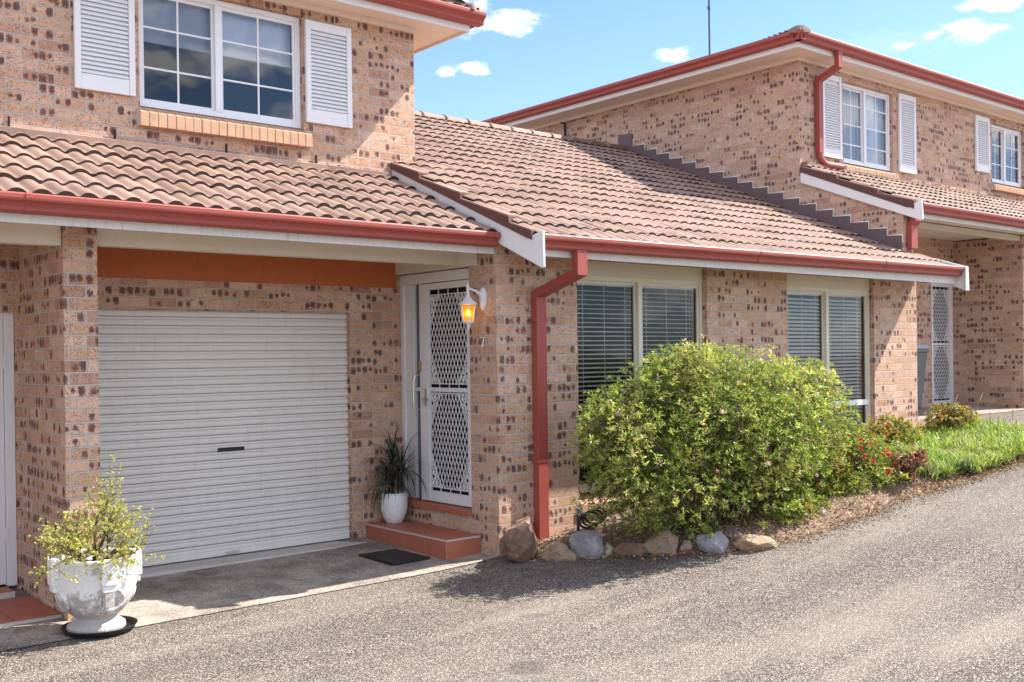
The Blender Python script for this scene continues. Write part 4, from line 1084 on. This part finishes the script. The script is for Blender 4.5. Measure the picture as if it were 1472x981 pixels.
# ================================================================== garden bed
EX = [5.74, 5.9, 6.4, 7.06, 7.35, 8.1, 9.3, 11.2, 12.0, 12.6, 12.85]; EY = [7.02, 6.85, 6.20, 5.62, 5.45, 5.30, 5.30, 5.10, 5.20, 5.7, 6.6]
def edge(x):
    if x <= EX[0]: return EY[0]
    for i in range(len(EX)-1):
        if x <= EX[i+1]: return EY[i]+(EY[i+1]-EY[i])*(x-EX[i])/(EX[i+1]-EX[i])
    return EY[-1]
def sz(x, y):
    e = edge(x)+.05*sin(x*7)+.03*sin(x*17+1); t = max(0, min(1, (y-e)/.35)); b = .10*t*t*(3-2*t)
    return gz(x, y)+b+.02*t*noise.noise(Vector((x*3, y*3, 0)))+.012*t*noise.noise(Vector((x*14, y*14, 0)))-.004
xs = fr(5.76, 12.84, 190); mb = MB(); mb.smooth = True; ny = 34
for x in xs:
    e = edge(x)+.05*sin(x*7)+.03*sin(x*17+1)+.03*noise.noise(Vector((x*6, 0, 0)))-.06
    e = min(e, 7.0)
    for k in range(ny): y = e+(7.047-e)*(k/(ny-1)); mb.v.append((x, y, sz(x, y) if k else gz(x, y)-.01))
for i in range(len(xs)-1):
    for k in range(ny-1): mb.face((i*ny+k, (i+1)*ny+k, (i+1)*ny+k+1, i*ny+k+1))
mb.build('garden_soil', M['soil'], None, recalc=False, kind='structure')

# leaf litter over the bed and onto the road edge
mb = MB(); rnd = random.Random(77)
for k in range(7500):
    x = rnd.uniform(5.8, 12.2); e = edge(x)
    if x < 9.6: y = e+abs(rnd.gauss(0, .45))-.05 if rnd.random() < .8 else e-abs(rnd.gauss(0, .12))
    else: y = e+rnd.gauss(.03, .10)
    if y > 7.0: continue
    z = max(sz(x, y) if y > e-.05 else gz(x, y), gz(x, y))+.006+rnd.random()*.012
    g = rnd.uniform(.6, 1.35); c = rnd.choice(((.30, .19, .11), (.42, .30, .19), (.22, .12, .07), (.36, .20, .09), (.50, .38, .27), (.17, .09, .06)))
    a = rnd.uniform(0, 2*pi); leafquad(mb, Vector((x, y, z)), Vector((cos(a), sin(a), rnd.uniform(-.1, .5))), rnd.uniform(.018, .042), rnd.uniform(.008, .016), tuple(v*g for v in c), .2, rnd)
for k in range(260):   # crumbs on the garage apron and the road edge
    x = rnd.uniform(2.6, 5.2); y = 7.2+rnd.random()*1.3; a = rnd.uniform(0, 2*pi)
    if 7.4 < y < 8 and x > 4.8: continue
    leafquad(mb, Vector((x, y, gz(x, y)+.012)), Vector((cos(a), sin(a), .1)), rnd.uniform(.008, .022), .007, rnd.choice(((.30, .17, .09), (.45, .32, .16), (.2, .11, .07))), .2, rnd)
lit = mb.build('leaf_litter', M['straw'], None, recalc=False, kind='stuff')
lit['label'] = 'dry brown leaf litter scattered over the garden bed'; lit['category'] = 'leaf litter'

# rocks
STN = {'brown': stone_mat('brown_rock', (.17, .10, .07), (.27, .17, .12), (.10, .065, .05)), 'tan': stone_mat('tan_rock', (.40, .25, .14), (.30, .24, .19), (.16, .12, .09)),
       'grey': stone_mat('grey_rock', (.27, .25, .27), (.38, .36, .37), (.12, .12, .13)), 'pale': stone_mat('pale_rock', (.52, .43, .33), (.40, .33, .26), (.22, .17, .13))}
def rock(loc, size, m, seed, label, rz=0, blocky=.35):
    bm = bmesh.new(); bmesh.ops.create_icosphere(bm, subdivisions=4, radius=1)
    rnd = random.Random(seed); pl = [Vector((rnd.gauss(0, 1), rnd.gauss(0, 1), rnd.gauss(.2, 1))).normalized() for _ in range(16)]
    for v in bm.verts:
        p = v.co.normalized(); r = 1.0
        for n_ in pl:
            dt = p.dot(n_)
            if dt > .05: r = min(r, (.60+.26*((n_.x*7.3) % 1))/dt)
        q = p*r; q = q*1.22*(1+.14*noise.noise(q*1.7+Vector((seed, 0, 0)))+.045*noise.noise(q*7+Vector((0, seed, 0)))+.02*noise.noise(q*19))
        v.co = q
    zm = min(v.co.z for v in bm.verts)
    for v in bm.verts:
        if v.co.z < -.62: v.co.z = -.62
        v.co = Vector((v.co.x*size[0], v.co.y*size[1], (v.co.z+.60)*size[2]))
    bm.transform(Matrix.Rotation(rz, 4, 'Z'))
    me = bpy.data.meshes.new('rock'); bm.to_mesh(me); bm.free(); me.materials.append(STN[m])
    o = bpy.data.objects.new("rock", me); COL.objects.link(o); o.location = loc
    o['label'] = label; o['category'] = 'rock'; o['group'] = 'rocks edging the garden bed'
    return o
def at(x, y, dz=-.01): return (x, y, gz(x, y)+dz)
rock(at(5.86, 6.89), (.24, .13, .22), 'brown', 3, 'largest brown boulder, leaning on the brick corner left of the downpipe', .6)
rock(at(6.02, 6.62), (.125, .085, .085), 'tan', 7, 'tan loaf-shaped rock at the foot of the red downpipe', -.85)
rock(at(6.25, 6.50), (.155, .10, .145), 'grey', 12, 'grey-mauve rock below the garden tap', -.8)
rock(at(6.39, 6.40), (.055, .05, .07), 'pale', 15, 'small pale pebble tucked against the grey-mauve rock', 0)
rock(at(6.52, 6.24), (.16, .08, .07), 'brown', 18, 'low flat dark brown rock under the big shrub', -.85)
rock(at(6.68, 6.03), (.14, .10, .135), 'tan', 23, 'tall angular tan rock between the flat brown rock and a small orange one', -.8)
rock(at(6.83, 5.91), (.07, .055, .06), 'tan', 29, 'small orange rock between two taller rocks under the shrub', -.3)
rock(at(6.98, 5.71), (.13, .09, .11), 'grey', 31, 'grey wedge rock right of the small orange rock', -.9)
rock(at(7.20, 5.48), (.155, .10, .075), 'tan', 37, 'wide sandy rock at the right end of the row', -.7)
rock(at(8.28, 5.56, .03), (.05, .04, .035), 'pale', 41, 'small pale stone lying on bare mulch right of the shrub', 0)

# garden tap
TP = thing('garden_tap', 'black garden tap on a stake with a loop of hose behind the rocks', 'tap', at(6.42, 6.80))
g0 = gz(6.42, 6.8)
mb = MB(); mb.smooth = True; mb.tube([(6.42, 6.80, g0), (6.42, 6.80, g0+.30)], .014, 8); mb.build('stake', M['black'], TP)
mb = MB(); mb.smooth = True; mb.tube([(6.42, 6.80, g0+.27), (6.47, 6.76, g0+.285), (6.52, 6.73, g0+.27), (6.525, 6.727, g0+.22)], .013, 8); mb.tube([(6.42, 6.80, g0+.30), (6.42, 6.80, g0+.335)], .022, 8); mb.build('spout', M['darkgrey'], TP)
mb = MB(); mb.smooth = True
for k in range(3):
    mb.tube([(6.62+.13*cos(t)+.02*k, 6.86-.02*k, g0+.20+.07*sin(t)+.02*k) for t in fr(0, 2*pi, 20)], .011, 6)
mb.build('hose', M['black'], TP)

# ------------------------------------------------------------------ shrubs
def shrub(name, label, base, blobs, nwh, leafL, leafW, cols, seed, nper=6, stems=26, sr=1.0, flowers=None, tipcol=None, cat='shrub', fold=.15, group=None):
    rnd = random.Random(seed); t = thing(name, label, cat, base, group)
    lf = MB(); st = MB(); st.smooth = True; wts = [b[3]*b[4]*b[5] for b in blobs]; B0 = Vector(base); fl = []
    tips = []
    for k in range(nwh):
        b = rnd.choices(blobs, wts)[0]; c = Vector(b[:3]); R_ = Vector(b[3:6])
        d = Vector((rnd.gauss(0, 1), rnd.gauss(0, 1), rnd.gauss(.15, 1))).normalized()
        nf = noise.noise(Vector((d.x*2.1+c.x, d.y*2.1, d.z*2.1+seed)))*.20+noise.noise(Vector((d.x*5.3+c.x, d.y*5.3, d.z*5.3+seed)))*.15
        rr = (rnd.random()**.42)*(1+nf)+(rnd.random() < .05)*.10
        p = Vector((c.x+d.x*R_.x*rr, c.y+d.y*R_.y*rr, c.z+d.z*R_.z*rr))
        hole = noise.noise(p*3.4+Vector((seed*1.7, 0, 0)))
        if hole < -.30 and rr > .5: continue
        if p.z < gz(p.x, p.y)+.07 or p.y > 7.0: continue
        ax = (d*.6+Vector((rnd.gauss(0, .35), rnd.gauss(0, .35), .75+rnd.gauss(0, .3)))).normalized()
        # tone follows the plant: young yellow-green tips outside and on top, older leaves inside
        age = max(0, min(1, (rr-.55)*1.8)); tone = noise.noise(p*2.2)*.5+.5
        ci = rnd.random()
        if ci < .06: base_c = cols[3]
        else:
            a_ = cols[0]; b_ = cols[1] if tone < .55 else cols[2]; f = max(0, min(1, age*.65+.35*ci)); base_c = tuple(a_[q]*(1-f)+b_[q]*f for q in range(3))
        g = rnd.uniform(.72, 1.28)
        L0 = leafL*rnd.uniform(.8, 1.2); ph = rnd.uniform(0, 2*pi); s1 = ax.orthogonal().normalized(); s2 = ax.cross(s1)
        for q in range(nper):
            a = ph+q*2.4; el_ = rnd.uniform(.15, 1.0); dl = (s1*cos(a)+s2*sin(a))*cos(el_)+ax*sin(el_); g2 = g*rnd.uniform(.85, 1.15)
            leafquad(lf, p+ax*rnd.uniform(-.02, .01), dl, L0*rnd.uniform(.7, 1.15), leafW*rnd.uniform(.8, 1.15), tuple(min(.9, v*g2) for v in base_c), fold, rnd)
        if rnd.random() < .16: st.tube([tuple(p-ax*.10-d*.05), tuple(p-ax*.04), tuple(p)], [.0028, .0022, .0015], 4, cap=False)
        tips.append(p)
    for k in range(stems):
        p = rnd.choice(tips); r0_ = B0+Vector((rnd.gauss(0, .12), rnd.gauss(0, .10), -.02)); m1 = r0_.lerp(p, .4)+Vector((rnd.gauss(0, .06), rnd.gauss(0, .06), .08)); m2 = r0_.lerp(p, .75)+Vector((rnd.gauss(0, .05), rnd.gauss(0, .05), .05))
        st.tube([tuple(r0_), tuple(m1), tuple(m2), tuple(p)], [.013*sr, .010*sr, .007*sr, .003*sr], 5, cap=False)
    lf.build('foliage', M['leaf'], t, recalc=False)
    st.build('branch', M['bark'], t)
    if flowers:
        for (p, r, c) in flowers:
            fb = MB(); p = Vector(p); ax = (Vector((0, 0, 0))-p); ax.z = .25*ax.length; ax.normalize(); s1 = ax.orthogonal().normalized(); s2 = ax.cross(s1)
            for q in range(5):
                a = 2*pi*q/5+rnd.random()*.2; dl = (s1*cos(a)+s2*sin(a))*.92+ax*.4; leafquad(fb, p, dl, r, r*.85, tuple(v*rnd.uniform(.9, 1.1) for v in c), .1, rnd)
            fb.build('flower', M['petal'], t, recalc=False)
    return t
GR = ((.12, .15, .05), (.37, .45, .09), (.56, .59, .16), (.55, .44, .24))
gb = gz(7.6, 6.35)
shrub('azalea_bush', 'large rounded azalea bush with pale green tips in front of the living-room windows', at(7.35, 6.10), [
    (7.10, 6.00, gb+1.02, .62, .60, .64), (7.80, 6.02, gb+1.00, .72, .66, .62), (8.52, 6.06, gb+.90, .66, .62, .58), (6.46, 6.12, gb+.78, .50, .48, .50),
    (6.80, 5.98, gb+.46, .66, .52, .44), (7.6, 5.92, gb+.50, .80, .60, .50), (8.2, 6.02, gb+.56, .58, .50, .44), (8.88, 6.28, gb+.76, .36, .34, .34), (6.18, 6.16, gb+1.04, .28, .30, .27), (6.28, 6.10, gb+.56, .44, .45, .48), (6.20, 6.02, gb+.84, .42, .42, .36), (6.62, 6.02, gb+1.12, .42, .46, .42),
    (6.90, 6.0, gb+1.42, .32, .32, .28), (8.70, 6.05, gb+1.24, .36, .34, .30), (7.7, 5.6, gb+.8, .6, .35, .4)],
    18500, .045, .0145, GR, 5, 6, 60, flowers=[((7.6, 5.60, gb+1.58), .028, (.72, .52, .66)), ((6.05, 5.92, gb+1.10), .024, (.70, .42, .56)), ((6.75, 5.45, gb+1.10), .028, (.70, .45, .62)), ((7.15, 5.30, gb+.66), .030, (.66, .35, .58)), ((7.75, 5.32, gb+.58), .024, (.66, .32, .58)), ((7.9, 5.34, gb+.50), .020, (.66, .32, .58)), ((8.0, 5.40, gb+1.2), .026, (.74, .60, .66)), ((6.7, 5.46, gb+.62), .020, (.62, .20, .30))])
gr2 = gz(9.1, 5.95)
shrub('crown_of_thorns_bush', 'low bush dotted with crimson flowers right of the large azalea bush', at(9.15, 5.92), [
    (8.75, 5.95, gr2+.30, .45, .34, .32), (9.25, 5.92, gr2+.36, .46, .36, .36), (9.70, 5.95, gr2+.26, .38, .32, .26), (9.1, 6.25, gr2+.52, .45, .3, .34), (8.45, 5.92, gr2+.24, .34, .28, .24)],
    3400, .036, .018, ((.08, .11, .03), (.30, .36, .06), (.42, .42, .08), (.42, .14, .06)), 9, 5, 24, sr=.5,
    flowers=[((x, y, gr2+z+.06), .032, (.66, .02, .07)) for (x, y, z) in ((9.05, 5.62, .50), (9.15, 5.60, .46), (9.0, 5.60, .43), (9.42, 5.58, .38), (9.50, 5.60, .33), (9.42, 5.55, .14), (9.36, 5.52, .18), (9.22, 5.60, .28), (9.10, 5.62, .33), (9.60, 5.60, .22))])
for (nm, lb, x, y, R_, cc, sd_) in (
    ('jade_shrub', 'yellow-green succulent clump with red tips against the base of the last window', 10.95, 6.45, (.42, .32, .24), ((.14, .14, .04), (.44, .44, .09), (.44, .36, .09), (.46, .13, .06)), 51),
    ('jade_shrub', 'yellow-green succulent clump with red tips in front of the sunlit brick corner', 12.15, 6.35, (.40, .30, .20), ((.14, .12, .04), (.46, .44, .09), (.40, .30, .09), (.46, .12, .06)), 52),
    ('jade_shrub', 'bronze rosette-topped succulent between the crimson flowers and the driveway', 9.72, 5.52, (.20, .16, .20), ((.14, .07, .05), (.34, .16, .12), (.40, .20, .16), (.34, .06, .06)), 53)):
    z0 = gz(x, y)+.1
    shrub(nm, lb, at(x, y), [(x, y, z0+R_[2]*.55, R_[0], R_[1], R_[2]), (x+.15, y-.03, z0+R_[2]*.8, R_[0]*.5, R_[1]*.5, R_[2]*.6)], 620 if sd_ < 53 else 260, .038, .024, cc, sd_, 6, 10, sr=.4, cat='succulent', group='bronze succulents in the bed')

shrub('ground_cover_plant', 'low lime-green spreading plant at the foot of the crimson-flowered bush', at(8.7, 5.66), [(8.55, 5.72, gz(8.55, 5.7)+.14, .26, .16, .12), (8.95, 5.66, gz(8.95, 5.7)+.14, .25, .14, .12), (9.35, 5.62, gz(9.35, 5.6)+.15, .26, .16, .13)], 620, .034, .016, ((.12, .16, .04), (.36, .42, .07), (.48, .50, .10), (.40, .30, .08)), 61, 5, 8, sr=.35, cat='plant')
shrub('ground_cover_plant', 'low grey-green mat filling the gap between the flowering bush and the grass', at(10.1, 5.95), [(9.9, 6.0, gz(9.9, 6.0)+.17, .34, .40, .15), (10.3, 6.2, gz(10.3, 6.2)+.18, .40, .34, .15), (9.95, 5.7, gz(9.95, 5.7)+.14, .28, .20, .12)], 900, .036, .015, ((.12, .17, .05), (.34, .42, .10), (.44, .50, .16), (.46, .40, .16)), 62, 5, 8, sr=.35, cat='plant')
shrub('ground_cover_plant', 'small scrambling plant creeping from under the azalea over the mulch', at(8.0, 5.5), [(7.9, 5.58, gz(7.9, 5.6)+.13, .24, .14, .11), (8.25, 5.62, gz(8.25, 5.6)+.13, .2, .12, .10)], 330, .034, .015, ((.12, .16, .04), (.34, .40, .07), (.46, .48, .10), (.42, .22, .08)), 63, 5, 6, sr=.35, cat='plant')
# yellow-green small plants at the front edge
def rosette(name, label, x, y, n, L, W_, col, el0, el1, seed, cat='plant', droop=1.5, mt='waxy', h=0.0, group=None):
    rnd = random.Random(seed); mb = MB(); mb.smooth = True; z = gz(x, y)+.05+h
    for k in range(n):
        g = rnd.uniform(.75, 1.25); strap(mb, (x+rnd.gauss(0, .012), y+rnd.gauss(0, .012), z), rnd.uniform(0, 2*pi), rnd.uniform(el0, el1), L*rnd.uniform(.7, 1.2), W_, droop, tuple(v*g for v in col), 5)
    if h:
        i = len(mb.v); mb.col = (.12, .08, .05); mb.tube([(x, y, z-h-.03), (x, y, z)], .008, 5)
    o = mb.build(name, M[mt], None, recalc=False); tag(o, label, cat, group); return o
rosette('kalanchoe', 'small kalanchoe with yellow lower leaves at the mulch edge', 8.20, 5.66, 16, .085, .035, (.34, .36, .05), .1, 1.0, 5, h=.12)
rosette('kalanchoe', 'kalanchoe with broad pale orange leaves left of the two cactus balls', 8.42, 5.80, 14, .10, .055, (.50, .33, .20), .2, 1.2, 6, h=.10)
rosette('kalanchoe', 'broad yellow-green leafed kalanchoe at the road edge beyond the cactus balls', 9.52, 5.44, 16, .10, .055, (.46, .44, .10), .2, 1.2, 7, h=.07)
for (lb, x, y, sd_) in (('grey-blue spiky succulent at the left front corner of the grass', 9.98, 5.42, 8), ('grey-blue spiky succulent at the road edge, right of its twin', 10.42, 5.28, 9)):
    rosette('spiky_succulent', lb, x, y, 150, .15, .014, (.25, .29, .20), .0, 1.45, sd_, 'succulent', 1.0, group='grey-blue spiky succulents')
for (lb, x, y, r, sd_) in (('pale woolly cactus ball, left one of the pair by the red flowers', 8.82, 5.78, .075, 1), ('darker cactus ball, right one of the pair by the red flowers', 9.05, 5.62, .085, 2)):
    mb = MB(); mb.smooth = True; i0 = len(mb.v); nu, nv = 40, 14; z = gz(x, y)+.04
    for a in range(nv+1):
        ph = pi*a/nv*.62
        for b in range(nu):
            rr = r*(1+.09*cos(b*pi*2/nu*10)); mb.v.append((x+rr*sin(ph)*cos(2*pi*b/nu), y+rr*sin(ph)*sin(2*pi*b/nu), z+r*.9*cos(ph)))
    mb.col = (.34, .33, .26) if sd_ == 1 else (.13, .16, .09)
    for a in range(nv):
        for b in range(nu): mb.face((i0+a*nu+b, i0+a*nu+(b+1) % nu, i0+(a+1)*nu+(b+1) % nu, i0+(a+1)*nu+b))
    o = mb.build('cactus', M['waxy'], None, recalc=False); tag(o, lb, 'cactus', 'cactus balls')

# strappy groundcover toward the driveway
mb = MB(); mb.smooth = True; rnd = random.Random(99)
def ingrass(x, y):
    if x < 9.35 or x > 12.8: return False
    e = edge(x); lo = e+.0+(.30 if x < 9.9 else .10 if x < 10.4 else 0); hi = 6.65-.03*(x-10)
    if x < 10.3: hi = 6.2
    return lo < y < hi+.1*sin(x*9)
cnt = 0
while cnt < 1900:
    x = rnd.uniform(9.35, 12.8); y = rnd.uniform(5.0, 6.9)
    if not ingrass(x, y): continue
    if noise.noise(Vector((x*2.5, y*2.5, 3))) < -.35: continue
    cnt += 1; g0_ = gz(x, y)+.04; t_ = noise.noise(Vector((x*1.7, y*1.7, 0)))
    for q in range(9):
        g = rnd.uniform(.7, 1.3); c = (.24*g, .35*g, .08*g) if rnd.random() < .65+t_*.4 else ((.42*g, .48*g, .17*g) if rnd.random() < .7 else (.48*g, .44*g, .2*g))
        strap(mb, (x+rnd.gauss(0, .018), y+rnd.gauss(0, .018), g0_), rnd.uniform(0, 2*pi), rnd.uniform(.5, 1.35), rnd.uniform(.10, .21), .011, rnd.uniform(2, 7), c, 4)
gr = mb.build('grass', M['leaf'], None, recalc=False, kind='stuff'); gr['label'] = 'bright green strappy groundcover filling the uphill end of the bed'; gr['category'] = 'groundcover'
# yellow flower heads on stalks over the groundcover
proto = None; rnd = random.Random(12)
for k in range(16):
    x = rnd.uniform(10.9, 12.7); y = rnd.uniform(max(5.35, edge(x)+.1), 6.5); h = rnd.uniform(.22, .32)
    if proto is None:
        t = thing('dandelion', 'tiny yellow flower head on a thin stalk above the green groundcover', 'flower', (x, y, gz(x, y)+.04), 'yellow flower heads over the groundcover')
        mb = MB(); mb.col = (.16, .22, .06); mb.tube([(x, y, gz(x, y)+.04), (x+.01, y, gz(x, y)+.18), (x+.015, y-.01, gz(x, y)+.30)], .0025, 4); mb.build('stalk', M['leaf'], t)
        mb = MB(); r_ = random.Random(3)
        for q in range(16): leafquad(mb, Vector((x+.015, y-.01, gz(x, y)+.30)), Vector((cos(q*.8), sin(q*.8), .5+.5*(q % 3))), .016, .007, (.60, .52, .05), .1, r_)
        mb.build('flower', M['petal'], t, recalc=False); proto = t
    else:
        t = proto.copy(); COL.objects.link(t); t.location = (x, y, gz(x, y)+.04); t.scale = (1, 1, h/.27); t.rotation_euler = (0, 0, rnd.uniform(0, 6))
        for ch in list(proto.children):
            c_ = ch.copy(); COL.objects.link(c_); c_.parent = t
# tall seed stalks
proto = None
for k, (x, y, lean) in enumerate(((12.15, 6.75, -.12), (12.5, 6.55, .2), (12.75, 6.35, .18), (11.4, 6.6, -.15))):
    z = gz(x, y)+.05; mb = MB(); mb.col = (.45, .42, .20); mb.smooth = True; mb.tube([(x, y, z), (x+lean*.3, y, z+.22), (x+lean, y-.02, z+.42)], [.003, .0025, .0015], 4)
    o = mb.build('grass_stalk', M['leaf'], None)
    tag(o, ['tall dry stalk leaning left before the sunlit brick corner', 'second dry stalk leaning right over the driveway edge', 'dry stalk nearest the driveway, leaning right', 'short dry stalk leaning left at the base of the last window'][k], 'grass stalk', 'dry grass stalks')

for o in bpy.data.objects:
    if '_base' in o: del o['_base']
